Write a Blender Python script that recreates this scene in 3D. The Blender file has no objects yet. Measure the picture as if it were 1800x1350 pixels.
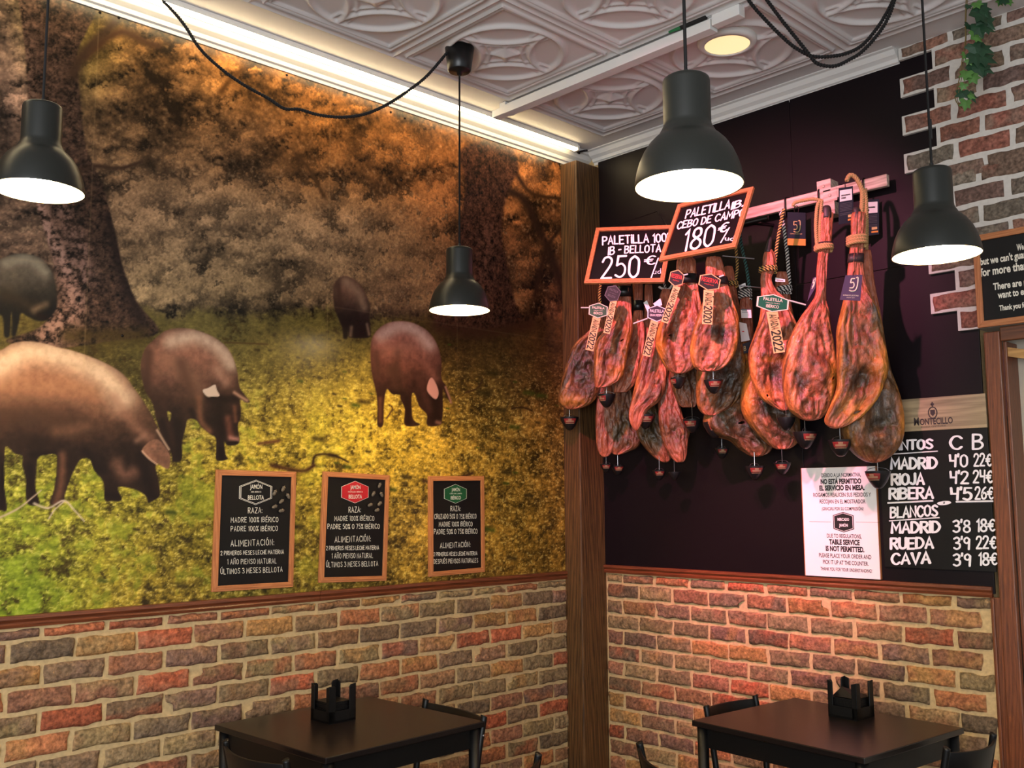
import bpy, math, random
import numpy as np
from mathutils import Vector, Matrix

# ------------------------------------------------------------------ camera, world, large lights, exposure
CAMF, YAW, PITCH, ROLL = 1738.475, 0.8044679, 0.1147582, -0.0062893
CAMC = np.array([-4.243804, -3.783919, 1.6])
def cam_axes():
    cy, sy, cp, sp = math.cos(YAW), math.sin(YAW), math.cos(PITCH), math.sin(PITCH)
    f = np.array([cy*cp, sy*cp, sp]); r0 = np.array([sy, -cy, 0.]); u0 = np.cross(r0, f)
    c, s = math.cos(ROLL), math.sin(ROLL)
    return r0*c + u0*s, -r0*s + u0*c, f
CR, CU, CF = cam_axes()
scene = bpy.context.scene
COL = scene.collection
cd = bpy.data.cameras.new('camera'); cd.sensor_width = 36; cd.sensor_fit = 'HORIZONTAL'
cd.lens = CAMF/1800*36; cd.clip_start = .05; cd.clip_end = 100
co = bpy.data.objects.new('camera', cd); COL.objects.link(co)
co.matrix_world = Matrix(((CR[0], CU[0], -CF[0], CAMC[0]), (CR[1], CU[1], -CF[1], CAMC[1]), (CR[2], CU[2], -CF[2], CAMC[2]), (0, 0, 0, 1)))
scene.camera = co

scene.view_settings.view_transform = 'Standard'
scene.view_settings.look = 'None'
scene.view_settings.gamma = 1
scene.view_settings.use_curve_mapping = False
scene.view_settings.exposure = 0.95
world = bpy.data.worlds.new('room_light'); scene.world = world; world.use_nodes = True
world.node_tree.nodes['Background'].inputs[0].default_value = (.93, .97, 1, 1)
world.node_tree.nodes['Background'].inputs[1].default_value = .30

def lamp(name, kind, loc, target, energy, color, **kw):
    l = bpy.data.lights.new(name, kind); l.energy = energy; l.color = color
    for k, v in kw.items(): setattr(l, k, v)
    o = bpy.data.objects.new(name, l); COL.objects.link(o); o.location = loc
    if target is not None: o.rotation_euler = (Vector(target)-Vector(loc)).to_track_quat('-Z', 'Y').to_euler()
    return o
# daylight from the shop front behind the camera
lamp('shopfront_daylight', 'AREA', (-6.2, -4.2, 1.9), (-1.2, -.6, 2.1), 95, (.92, .96, 1), shape='RECTANGLE', size=3.2, size_y=2.2)
# pink display spots of the ceiling track, aimed at the hams
lamp('pink_spot', 'SPOT', (-2.3, -1.6, 3.52), (-.34, -1.12, 2.52), 250, (1, .25, .42), spot_size=math.radians(56), spot_blend=.95, shadow_soft_size=.04)
lamp('pink_spot', 'SPOT', (-2.2, -1.9, 3.5), (0, -1.16, 1.16), 230, (1, .26, .42), spot_size=math.radians(26), spot_blend=.9, shadow_soft_size=.04)

random.seed(5); RNG = np.random.default_rng(5)

# ------------------------------------------------------------------ pixel -> place helpers
def ray(px):
    return (px[0]-900)/CAMF*CR-(px[1]-675)/CAMF*CU+CF
def hit(px, o, n):
    d = ray(px); n = np.asarray(n, float); return CAMC+d*(((np.asarray(o)-CAMC)@n)/(d@n))
def WL(t=0.): return lambda px: hit(px, (0, -t, 0), (0, 1, 0))
def WR(t=0.): return lambda px: hit(px, (-t, 0, 0), (1, 0, 0))
def HZ(z): return lambda px: hit(px, (0, 0, z), (0, 0, 1))
FH = np.array([CF[0], CF[1], 0]); FH /= np.linalg.norm(FH)
RH = np.array([FH[1], -FH[0], 0]); UP = np.array([0, 0, 1.])
def FP(px0, off, fwd=0.):        # upright plane square to the aisle through the point `off` in front of the ham wall
    P = WR(off)(px0)-FH*fwd
    return lambda px: hit(px, P, FH)
def unit(v): return np.asarray(v)/np.linalg.norm(v)

# ------------------------------------------------------------------ mesh helpers
class MB:
    def __init__(s): s.v = []; s.f = []; s.mi = []; s.n = 0; s.c = []
    def add(s, vs, fs, mi=0, col=None):
        vs = np.asarray(vs, float).reshape(-1, 3); s.v.append(vs)
        s.c.append(np.tile([1., 1, 1], (len(vs), 1)) if col is None else np.broadcast_to(np.asarray(col, float), (len(vs), 3)))
        b = s.n; s.f += [tuple(int(i)+b for i in f) for f in fs]; s.mi += [mi]*len(fs); s.n += len(vs); return s
    def box(s, lo, hi, mi=0):
        (a, b, c), (d, e, f) = lo, hi
        return s.add([(a, b, c), (d, b, c), (d, e, c), (a, e, c), (a, b, f), (d, b, f), (d, e, f), (a, e, f)],
                     [(0, 3, 2, 1), (4, 5, 6, 7), (0, 1, 5, 4), (1, 2, 6, 5), (2, 3, 7, 6), (3, 0, 4, 7)], mi)
    def obox(s, O, U, V, W, mi=0):
        O, U, V, W = map(np.asarray, (O, U, V, W))
        p = [O, O+U, O+U+V, O+V]; p += [q+W for q in p]
        fs = [(0, 3, 2, 1), (4, 5, 6, 7), (0, 1, 5, 4), (1, 2, 6, 5), (2, 3, 7, 6), (3, 0, 4, 7)]
        if np.cross(U, V)@W < 0: fs = [f[::-1] for f in fs]
        return s.add(p, fs, mi)
    def prism(s, poly, W, mi=0):   # planar polygon pushed along W
        poly = np.asarray(poly, float); n = len(poly); c = np.cross(poly[1]-poly[0], poly[2]-poly[0])
        nn = sum(np.cross(poly[i]-poly[0], poly[i+1]-poly[0]) for i in range(1, n-1))
        if nn@W < 0: poly = poly[::-1]
        fs = [tuple(range(n-1, -1, -1)), tuple(range(n, 2*n))]+[(i, (i+1) % n, n+(i+1) % n, n+i) for i in range(n)]
        return s.add(np.concatenate([poly, poly+W]), fs, mi)
    def tube(s, path, r, n=8, mi=0, cap=True, col=None):
        P = np.asarray(path, float); m = len(P); r = np.broadcast_to(np.asarray(r, float), (m,))
        T = np.gradient(P, axis=0); T /= np.linalg.norm(T, axis=1)[:, None]+1e-12
        a = np.array([0, 0, 1.]) if abs(T[0][2]) < .9 else np.array([1., 0, 0])
        N = unit(a-T[0]*(a@T[0])); vs = []
        for i in range(m):
            N = N-T[i]*(N@T[i]); N = unit(N); B = np.cross(T[i], N)
            for k in range(n):
                t = 2*math.pi*k/n; vs.append(P[i]+r[i]*(math.cos(t)*N+math.sin(t)*B))
        fs = [(i*n+k, i*n+(k+1) % n, (i+1)*n+(k+1) % n, (i+1)*n+k) for i in range(m-1) for k in range(n)]
        if cap: fs += [tuple(range(n-1, -1, -1)), tuple((m-1)*n+k for k in range(n))]
        return s.add(vs, fs, mi, col)
    def lathe(s, prof, n=32, o=(0, 0, 0), mi=0, a0=0., a1=2*math.pi):
        full = abs(a1-a0-2*math.pi) < 1e-6; m = n if full else n+1
        vs = [(o[0]+r*math.cos(a0+(a1-a0)*k/n), o[1]+r*math.sin(a0+(a1-a0)*k/n), o[2]+z) for r, z in prof for k in range(m)]
        fs = [(i*m+k, i*m+(k+1) % m, (i+1)*m+(k+1) % m, (i+1)*m+k) for i in range(len(prof)-1) for k in range(n)]
        return s.add(vs, fs, mi)
    def sphere(s, c, r, nu=14, nv=8, mi=0, R=None):
        r = np.broadcast_to(np.asarray(r, float), (3,)); vs = []
        for i in range(nv+1):
            p = math.pi*i/nv
            for k in range(nu):
                t = 2*math.pi*k/nu; q = np.array([math.sin(p)*math.cos(t), math.sin(p)*math.sin(t), -math.cos(p)])*r
                vs.append((R@q if R is not None else q)+np.asarray(c))
        return s.add(vs, [(i*nu+k, i*nu+(k+1) % nu, (i+1)*nu+(k+1) % nu, (i+1)*nu+k) for i in range(nv) for k in range(nu)], mi)
    def build(s, name, mats, parent=None, smooth=False, bevel=0., col=False):
        v = np.concatenate(s.v) if s.v else np.zeros((0, 3))
        if parent is not None:
            q = parent
            while q is not None: v = v-np.array(q.location); q = q.parent
        me = bpy.data.meshes.new(name); me.from_pydata(v.tolist(), [], s.f)
        for m in (mats if isinstance(mats, (list, tuple)) else [mats]): me.materials.append(m)
        me.polygons.foreach_set('material_index', s.mi)
        me.polygons.foreach_set('use_smooth', [bool(smooth)]*len(s.f))
        if col:
            at = me.color_attributes.new('Col', 'FLOAT_COLOR', 'POINT')
            c = np.ones((len(v), 4), np.float32); c[:, :3] = np.concatenate(s.c); at.data.foreach_set('color', c.ravel())
        me.update()
        o = bpy.data.objects.new(name, me); COL.objects.link(o)
        if parent is not None: o.parent = parent
        if bevel:
            b = o.modifiers.new('edge', 'BEVEL'); b.width = bevel; b.segments = 2; b.limit_method = 'ANGLE'; b.harden_normals = False
        return o

def fast_grid(name, P, mat, parent=None, colors=None, smooth=True):   # P: (m,n,3) array of points
    m, n, _ = P.shape; me = bpy.data.meshes.new(name)
    idx = np.arange(m*n).reshape(m, n)
    q = np.stack([idx[:-1, :-1], idx[:-1, 1:], idx[1:, 1:], idx[1:, :-1]], -1).reshape(-1, 4)
    me.vertices.add(m*n); me.vertices.foreach_set('co', np.ascontiguousarray(P, np.float32).ravel())
    me.loops.add(q.size); me.loops.foreach_set('vertex_index', q.ravel().astype(np.int32))
    me.polygons.add(len(q)); me.polygons.foreach_set('loop_start', np.arange(0, q.size, 4, dtype=np.int32))
    me.polygons.foreach_set('use_smooth', np.full(len(q), smooth))
    me.update(calc_edges=True)
    if colors is not None:
        at = me.color_attributes.new('Col', 'FLOAT_COLOR', 'POINT')
        c = np.ones((m*n, 4), np.float32); c[:, :3] = colors.reshape(-1, 3); at.data.foreach_set('color', c.ravel())
    me.materials.append(mat)
    o = bpy.data.objects.new(name, me); COL.objects.link(o)
    if parent is not None: o.parent = parent
    return o

def tag(o, label, cat, group=None):
    o['label'] = label; o['category'] = cat
    if group: o['group'] = group
    return o
def thing(name, label, cat, loc=(0, 0, 0), group=None):
    o = bpy.data.objects.new(name, None); COL.objects.link(o); o.location = [float(x) for x in loc]; o.empty_display_size = .05
    return tag(o, label, cat, group)
def structure(o): o['kind'] = 'structure'; return o
def kids(o): return [c for c in bpy.data.objects if c.parent == o]
def dup(root, loc, rotz, label, group=None):
    r = root.copy(); COL.objects.link(r); r.location = loc; r.rotation_euler = (0, 0, rotz); r['label'] = label
    if group: r['group'] = group
    for ch in kids(root):
        c = ch.copy(); COL.objects.link(c); c.parent = r
        for g in kids(ch):
            d = g.copy(); COL.objects.link(d); d.parent = c
    return r

# ------------------------------------------------------------------ noise
def _lat(seed): return np.random.default_rng(seed).random((256, 256))
_L = [_lat(i) for i in range(12)]
def vnoise(x, y, seed=0):
    L = _L[seed % 12]; xi = np.floor(x).astype(int); yi = np.floor(y).astype(int); fx = x-xi; fy = y-yi
    fx = fx*fx*fx*(fx*(fx*6-15)+10); fy = fy*fy*fy*(fy*(fy*6-15)+10)
    a = L[xi & 255, yi & 255]; b = L[(xi+1) & 255, yi & 255]; c = L[xi & 255, (yi+1) & 255]; d = L[(xi+1) & 255, (yi+1) & 255]
    return (a+(b-a)*fx)*(1-fy)+(c+(d-c)*fx)*fy
def fbm(x, y, octv=4, seed=0, gain=.5):
    t = 0; a = 1; w = 0
    for i in range(octv):
        t = t+a*vnoise(x*2**i+17.3*i, y*2**i+9.1*i, seed+i); w += a; a *= gain
    return t/w
def lin(c):
    c = np.asarray(c, float)/255; return np.where(c < .04045, c/12.92, ((c+.055)/1.055)**2.4)
def catmull(pts, n=8, closed=False):
    P = np.asarray(pts, float); m = len(P); out = []
    for i in range(m if closed else m-1):
        if closed: p0, p1, p2, p3 = P[(i-1) % m], P[i], P[(i+1) % m], P[(i+2) % m]
        else: p0, p1, p2, p3 = P[max(i-1, 0)], P[i], P[i+1], P[min(i+2, m-1)]
        for k in range(n):
            t = k/n; out.append(.5*((2*p1)+(-p0+p2)*t+(2*p0-5*p1+4*p2-p3)*t*t+(-p0+3*p1-3*p2+p3)*t**3))
    if not closed: out.append(P[-1])
    return np.array(out)

# ------------------------------------------------------------------ materials
def mat(name, color=(.5, .5, .5), rough=.5, metal=0., spec=.5, emit=None, strength=0., attr=False, noise=None, bump=None, coat=0.):
    """noise=(scale, amount, detail, (sx,sy,sz)) multiplies the base colour; bump=(scale, strength, distance, (sx,sy,sz))"""
    m = bpy.data.materials.new(name); m.use_nodes = True; nt = m.node_tree; N = nt.nodes; Lk = nt.links
    b = N['Principled BSDF']; b.inputs['Base Color'].default_value = (*color, 1); b.inputs['Roughness'].default_value = rough
    b.inputs['Metallic'].default_value = metal; b.inputs['Specular IOR Level'].default_value = spec; b.inputs['Coat Weight'].default_value = coat
    if emit is not None:
        b.inputs['Emission Color'].default_value = (*emit, 1); b.inputs['Emission Strength'].default_value = strength
    tc = N.new('ShaderNodeTexCoord'); src = None
    if attr:
        a = N.new('ShaderNodeAttribute'); a.attribute_name = 'Col'; src = a.outputs['Color']
    def ntex(scale, detail, sxyz):
        mp = N.new('ShaderNodeMapping'); mp.inputs['Scale'].default_value = sxyz; Lk.new(tc.outputs['Object'], mp.inputs[0])
        t = N.new('ShaderNodeTexNoise'); t.inputs['Scale'].default_value = scale; t.inputs['Detail'].default_value = detail; Lk.new(mp.outputs[0], t.inputs[0]); return t
    if noise:
        t = ntex(noise[0], noise[2], noise[3]); r = N.new('ShaderNodeMapRange'); r.inputs['From Min'].default_value = .25; r.inputs['From Max'].default_value = .75
        r.inputs['To Min'].default_value = 1-noise[1]; r.inputs['To Max'].default_value = 1+noise[1]*.7; Lk.new(t.outputs[0], r.inputs[0])
        mx = N.new('ShaderNodeMix'); mx.data_type = 'RGBA'; mx.blend_type = 'MULTIPLY'; mx.inputs[0].default_value = 1
        if src is not None: Lk.new(src, mx.inputs[6])
        else: mx.inputs[6].default_value = (*color, 1)
        Lk.new(r.outputs[0], mx.inputs[7]); src = mx.outputs[2]
    if src is not None: Lk.new(src, b.inputs['Base Color'])
    if bump:
        t = ntex(bump[0], 5, bump[3] if len(bump) > 3 else (1, 1, 1)); bp = N.new('ShaderNodeBump'); bp.inputs['Strength'].default_value = bump[1]; bp.inputs['Distance'].default_value = bump[2]
        Lk.new(t.outputs[0], bp.inputs['Height']); Lk.new(bp.outputs[0], b.inputs['Normal'])
    return m
def wood(name, c1, c2, axis, scale=14., rough=.45, bumpd=.001):
    m = bpy.data.materials.new(name); m.use_nodes = True; nt = m.node_tree; N = nt.nodes; Lk = nt.links; b = N['Principled BSDF']
    tc = N.new('ShaderNodeTexCoord'); mp = N.new('ShaderNodeMapping'); s = [1., 1, 1]; s[axis] = .06; mp.inputs['Scale'].default_value = s; Lk.new(tc.outputs['Object'], mp.inputs[0])
    t = N.new('ShaderNodeTexNoise'); t.inputs['Scale'].default_value = scale*3; t.inputs['Detail'].default_value = 6; t.inputs['Distortion'].default_value = 1.2; Lk.new(mp.outputs[0], t.inputs[0])
    w = N.new('ShaderNodeTexWave'); w.inputs['Scale'].default_value = scale; w.inputs['Distortion'].default_value = 7; w.inputs['Detail'].default_value = 3; w.bands_direction = 'DIAGONAL'; Lk.new(mp.outputs[0], w.inputs[0])
    mx = N.new('ShaderNodeMath'); mx.operation = 'MULTIPLY_ADD'; mx.inputs[1].default_value = .22; Lk.new(w.outputs[1], mx.inputs[0])
    h = N.new('ShaderNodeMath'); h.operation = 'MULTIPLY'; h.inputs[1].default_value = .8; Lk.new(t.outputs[0], h.inputs[0]); Lk.new(h.outputs[0], mx.inputs[2])
    cr = N.new('ShaderNodeValToRGB'); cr.color_ramp.elements[0].position = .22; cr.color_ramp.elements[1].position = .72
    cr.color_ramp.elements[0].color = (*c1, 1); cr.color_ramp.elements[1].color = (*c2, 1); Lk.new(mx.outputs[0], cr.inputs[0]); Lk.new(cr.outputs[0], b.inputs['Base Color'])
    bp = N.new('ShaderNodeBump'); bp.inputs['Strength'].default_value = .5; bp.inputs['Distance'].default_value = bumpd; Lk.new(mx.outputs[0], bp.inputs['Height']); Lk.new(bp.outputs[0], b.inputs['Normal'])
    b.inputs['Roughness'].default_value = rough
    return m
C = lambda *c: tuple(lin(c))
M = dict(
    black=mat('black_lacquer', C(8, 7, 7), .42, spec=.35, bump=(220, .08, .0005)),
    tabletop=mat('dark_table_laminate', C(20, 13, 12), .30, noise=(30, .25, 3, (1, 8, 1)), bump=(300, .05, .0004)),
    shade=mat('dark_green_grey_enamel', C(29, 31, 27), .36, spec=.5),
    shade_in=mat('white_enamel', C(245, 240, 225), .5),
    bulb=mat('lit_bulb', (1, 1, 1), emit=(1, .72, .36), strength=135),
    cordblk=mat('black_cord', C(18, 15, 15), .8),
    plasticblk=mat('black_plastic', C(20, 20, 21), .35),
    white=mat('white_paint', C(222, 220, 216), .55, bump=(40, .15, .001)),
    ceil=mat('white_embossed_tile', C(214, 210, 208), .6, bump=(60, .1, .0006)),
    panel=mat('black_wall_paint', C(16, 7, 12), .42, spec=.22, bump=(90, .12, .0006)),
    slate=mat('chalkboard_slate', C(13, 11, 11), .45, spec=.3, noise=(9, .3, 5, (1, 1, 1))),
    slate2=mat('glossy_chalkboard', C(20, 14, 16), .22, spec=.6, noise=(14, .3, 5, (1, 1, 1))),
    chalk=mat('chalk_white', C(240, 232, 214), .8),
    marker=mat('marker_white', C(246, 240, 244), .7),
    ink=mat('black_ink', C(12, 12, 13), .6),
    red=mat('badge_red', C(188, 26, 36), .5), green=mat('badge_green', C(8, 78, 40), .5), green2=mat('tag_green', C(10, 88, 60), .5), dkred=mat('tag_maroon', C(30, 8, 13), .5),
    navy=mat('tag_navy', C(26, 24, 40), .5), purple=mat('tag_purple', C(84, 62, 92), .5), aub=mat('tag_aubergine', C(32, 18, 40), .5), redtxt=mat('tag_red_ink', C(220, 60, 50), .6), sand=mat('tag_sand', C(226, 180, 120), .6), embcream=mat('emblem_cream', C(140, 112, 84), .5), embred=mat('emblem_red', C(120, 34, 30), .5), cream=mat('tag_cream', C(236, 222, 196), .6),
    paper=mat('white_paper', C(236, 230, 228), .6), orange=mat('tag_orange', C(214, 140, 60), .6), gold=mat('tag_gold_ink', C(214, 178, 120), .5), grey=mat('tag_grey_ink', C(84, 80, 84), .6),
    steel=mat('steel', C(170, 168, 170), .35, 1.), brass=mat('hook_dark', C(40, 34, 32), .4, .8),
    rope=mat('hemp_rope', C(186, 146, 96), .9, noise=(300, .3, 2, (1, 1, 1))), ropeblk=mat('black_rope', C(24, 22, 22), .9), ropewht=mat('white_rope', C(222, 212, 204), .9), ropegrn=mat('green_rope', C(60, 110, 104), .9), ropegold=mat('gold_rope', C(206, 160, 84), .8),
    hoof=mat('hoof', C(52, 40, 40), .5, noise=(60, .4, 4, (1, 1, 1))), skin=mat('cured_skin', C(196, 110, 74), .45, noise=(40, .35, 5, (1, 1, 1)), bump=(70, .5, .003)),
    plaster=mat('beige_plaster', C(178, 168, 152), .8, bump=(50, .1, .001)),
    floor=mat('brown_floor_tile', C(92, 74, 60), .4, noise=(3, .3, 4, (1, 1, 1))),
    leaf=mat('ivy_leaf_dark', C(34, 66, 42), .45, noise=(30, .3, 2, (1, 1, 1))), leaf2=mat('ivy_leaf_light', C(82, 126, 58), .5, noise=(30, .3, 2, (1, 1, 1))), stem=mat('ivy_stem', C(110, 92, 50), .7),
    acorn=mat('dried_acorn', C(112, 98, 80), .6, noise=(120, .4, 3, (1, 1, 1))),
    led=mat('lit_diffuser', (1, 1, 1), emit=(1, .78, .42), strength=13),
    down=mat('lit_warm_panel', (1, 1, 1), emit=(1, .70, .28), strength=.5),
    greenwire=mat('green_wire', C(30, 110, 60), .5),
    post=wood('dark_post_timber', C(40, 26, 15), C(108, 74, 40), 2, 30, .5),
    rail_x=wood('red_brown_rail_a', C(78, 38, 20), C(122, 64, 36), 0, 40, .35), rail_y=wood('red_brown_rail_b', C(78, 38, 20), C(122, 64, 36), 1, 40, .35),
    trim_z=wood('red_brown_board', C(80, 42, 24), C(128, 72, 42), 2, 46, .4), trim_y=wood('dark_header_board', C(72, 40, 24), C(120, 70, 42), 1, 26, .4), brace=wood('honey_brace', C(150, 104, 52), C(206, 158, 92), 1, 18, .4),
    frame_z=wood('orange_frame_v', C(160, 92, 50), C(200, 130, 80), 2, 50, .4), frame_h=wood('orange_frame_h', C(160, 92, 50), C(200, 130, 80), 0, 50, .4), frame_y=wood('orange_frame_y', C(160, 92, 50), C(200, 130, 80), 1, 50, .4),
    pale_y=wood('pale_board', C(118, 102, 78), C(168, 148, 116), 1, 20, .5), bar=wood('worn_wood_bar', C(150, 120, 104), C(222, 196, 180), 1, 20, .5),
    mural=mat('printed_mural', rough=.27, spec=.22, attr=True), brick=mat('rustic_brick', rough=.85, spec=.2, attr=True, noise=(75, .6, 6, (1, 1, 1)), bump=(90, .9, .007)),
    mortar=mat('sand_mortar', C(200, 172, 126), .9, spec=.1, noise=(60, .2, 4, (1, 1, 1)), bump=(120, .5, .003)), mortar2=mat('pale_mortar', C(206, 200, 192), .85, spec=.1, noise=(60, .1, 4, (1, 1, 1)), bump=(120, .4, .002)),
    ham=mat('cured_ham', rough=.42, spec=.45, attr=True, noise=(38, .5, 8, (1, 1, .7)), bump=(46, 1., .010, (1, 1, .6)), coat=.1),
)

# ================================================================== THE ROOM
CZ = 3.60
def S(name, mb, m, **k): return structure(mb.build(name, m, **k))
floor = S('floor', MB().box((-7, -6, -.05), (.2, .2, 0)), M['floor'])
wl = S('wall_left', MB().box((-4.6, 0, 0), (.12, .12, CZ+.15)), M['mortar'])
wr = S('wall_right', MB().box((0, -2.19, 0), (.12, 0, CZ+.15)), M['mortar'])
structure(MB().box((.0, -4.6, 2.29), (.12, -2.19, CZ+.15)).build('wall_right_above_opening', M['plaster']))
S('wall_back', MB().box((.12, -4.6, 0), (.2, -2.0, 2.4)), M['plaster'])

PAL = [(166, 90, 62), (148, 108, 76), (148, 124, 86), (166, 122, 74), (124, 94, 78), (170, 108, 72), (134, 112, 82), (146, 100, 76), (140, 116, 84), (128, 102, 78), (116, 96, 76)]
PAL2 = [(122, 96, 86), (132, 108, 92), (144, 92, 78), (126, 114, 100), (114, 94, 88), (154, 104, 86), (138, 116, 96)]
def brick_field(name, parent, O, U, V, Nn, rows, z0f, ulo, uhi, pitch, phase, bh, gap, depth, clip=None, nu=22, nv=10, tint=(1, 1, 1), topcut=None, pal=PAL):
    O, U, V, Nn = map(lambda q: np.asarray(q, float), (O, U, V, Nn)); b = MB()
    for k in range(rows):
        v1 = z0f(k); v0 = v1-bh; ph = phase+(k % 2)*pitch/2
        if topcut is not None: v1 = min(v1, topcut)
        if v1-v0 < .012: continue
        j = math.floor((ulo-ph)/pitch)-1
        while ph+j*pitch < uhi:
            jit = random.uniform(-.004, .004); u0 = ph+j*pitch+gap/2; u1 = ph+(j+1)*pitch-gap/2+jit; j += 1
            lo = ulo if clip is None else clip(k)
            if u0 < lo: u0 = lo
            u1 = min(u1, uhi)
            if u1-u0 < .03: continue
            s = np.linspace(0, 1, nu); t = np.linspace(0, 1, nv); s = .5-.5*np.cos(np.pi*s)*(.65)+(s-.5)*.35; t = .5-.5*np.cos(np.pi*t)*.65+(t-.5)*.35
            Sg, Tg = np.meshgrid(s, t, indexing='ij'); ou, ov = random.uniform(0, 99), random.uniform(0, 99)
            uu = u0+Sg*(u1-u0); vv = v0+Tg*(v1-v0)
            e = np.minimum.reduce([(uu-u0), (u1-uu), (vv-v0), (v1-vv)])/.014; e = np.clip(e, 0, 1)
            n1 = fbm(uu*34+ou, vv*34+ov, 4, 1, .6)-.5
            vv2 = vv+(vnoise(uu*22+ou, vv*9+ov, 2)-.5)*.012*np.abs(2*Tg-1)**3
            uu2 = uu+(vnoise(uu*12+ov, vv*22+ou, 3)-.5)*.012*np.abs(2*Sg-1)**3
            if random.random() < .06:   # a chipped corner
                cu, cv = random.choice([0, 1]), random.choice([0, 1]); w = np.clip(1-np.hypot((Sg-cu)*6, (Tg-cv)*1.9), 0, 1)
                uu2 = uu2+(1-2*cu)*w*.04; vv2 = vv2+(1-2*cv)*w*.03
            h = depth*np.sqrt(1-(1-e)**2)*(1+1.3*n1)-.004*(1-e)
            P = O+uu2[..., None]*U+vv2[..., None]*V+h[..., None]*Nn
            base = lin(random.choice(pal)); b2 = lin(random.choice(pal)); m_ = np.clip((fbm(uu*14+ov, vv*18+ou, 3, 4)-.42)*4, 0, 1)[..., None]
            c = base*(1-m_*.6)+b2*m_*.6; c = c*np.clip(.40+1.22*fbm(uu*64+ou, vv*64, 4, 5, .7), .4, 1.9)[..., None]*random.uniform(.8, 1.2)*np.asarray(tint)
            rim = (e < .12)[..., None]; c = np.where(rim, c*.6+lin((200, 172, 128))*.4, c)
            idx = np.arange(nu*nv).reshape(nu, nv)
            f = np.stack([idx[:-1, :-1], idx[1:, :-1], idx[1:, 1:], idx[:-1, 1:]], -1).reshape(-1, 4)
            if np.cross(U, V)@Nn < 0: f = f[:, ::-1]
            b.add(P.reshape(-1, 3), f.tolist(), 0, c.reshape(-1, 3))
    return b.build(name, M['brick'], parent, smooth=True, col=True)
# brick wainscot: mortar bed and rustic bricks
bl = MB().box((-4.6, -.004, 0), (-.19, 0, 1.18)).build('mortar_bed', M['mortar'], wl)
brick_field('brick_facing', wl, (0, -.003, 0), (1, 0, 0), (0, 0, 1), (0, -1, 0), 15, lambda k: 1.187-.083*k, -4.6, -.20, .229, -2.833+.1145, .071, .012, .014, topcut=1.150)
br = MB().box((-.004, -2.19, 0), (0, -.12, 1.2)).build('mortar_bed', M['mortar'], wr)
brick_field('brick_facing', wr, (-.003, 0, 0), (0, -1, 0), (0, 0, 1), (-1, 0, 0), 15, lambda k: 1.208-.083*k, .132, 2.176, .2235, .354-.2235/2, .071, .012, .015, topcut=1.181)

# black panelled upper part of the ham wall
pn = MB(); ys = [-.12, -1.367, -2.2]; zs = [1.2, 2.611, 3.6]
for a in range(2):
    for c in range(2): pn.box((-.012, ys[a+1]+.0012, zs[c]+.0012), (0, ys[a]-.0012, zs[c+1]-.0012))
pn.build('black_panelling', M['panel'], wr, bevel=.001)

# mouldings and rails
def extrude(prof, a, b, mk):   # prof: 2-d points, mk(p, t) -> 3-d
    n = len(prof); vs = [mk(p, a) for p in prof]+[mk(p, b) for p in prof]
    fs = [(i, (i+1) % n, n+(i+1) % n, n+i) for i in range(n)]+[tuple(range(n-1, -1, -1)), tuple(range(n, 2*n))]
    return MB().add(vs, fs)
cor = [(0, 3.515), (.010, 3.515), (.014, 3.528), (.026, 3.532), (.032, 3.548), (.055, 3.560), (.072, 3.580), (.088, 3.584), (.092, 3.60), (0, 3.60)]
S('trim_1', extrude(cor, -4.6, .0, lambda p, t: (t, -p[0], p[1])), M['white'])
S('trim_2', extrude([(d*.9, z+.012 if z < 3.6 else z) for d, z in cor], -1.926, -.09, lambda p, t: (-p[0], t, p[1])), M['white'])
rl = [(0, 1.155), (.016, 1.157), (.019, 1.168), (.014, 1.176), (.022, 1.186), (.020, 1.199), (0, 1.201)]
S('trim_3', extrude(rl, -4.6, -2.0+.205, lambda p, t: (t, -p[0], p[1])), M['rail_x'])
S('trim_4', extrude(rl, -1.793, -.202, lambda p, t: (t, -p[0], p[1])), M['rail_x'])
S('trim_5', extrude([(d+.006, z+.030) for d, z in rl], -2.192, -.122, lambda p, t: (-p[0], t, p[1])), M['rail_y'])
po = thing('corner_post', 'tall square dark stained timber post standing in the wall corner', 'wooden post', (-.1, -.06, 0))
po['kind'] = 'structure'
MB().box((-.207, -.126, 0), (-.001, -.001, 3.507)).build('post_shaft', M['post'], po, bevel=.006)

# opening at the end of the ham wall
S('trim_6', MB().box((-.030, -2.285, 0), (-.001, -2.222, 2.268)), M['trim_z'], bevel=.004)
S('trim_7', MB().box((-.016, -2.222, 0), (-.001, -2.180, 1.188)).box((-.026, -2.198, 0), (-.016, -2.186, 1.185)), M['trim_z'], bevel=.003)
S('trim_8', MB().box((-.026, -3.4, 2.226), (-.001, -2.286, 2.284)), M['trim_y'], bevel=.004)
S('trim_9', MB().box((.0, -2.300, 0), (.12, -2.286, 2.226)), M['trim_z'], bevel=.003)
bp = catmull([(0, -2.29, 2.205), (0, -2.36, 2.188), (0, -2.45, 2.172), (0, -2.6, 2.165)], 6)
bb = MB()
for a, c in zip(bp[:-1], bp[1:]): bb.obox(a+np.array([.01, 0, 0]), c-a, (0, 0, -.038), (.04, 0, 0))
tag(bb.build('curved_brace', M['brace']), 'honey coloured curved wooden brace under the dark header of the opening', 'brace')

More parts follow.
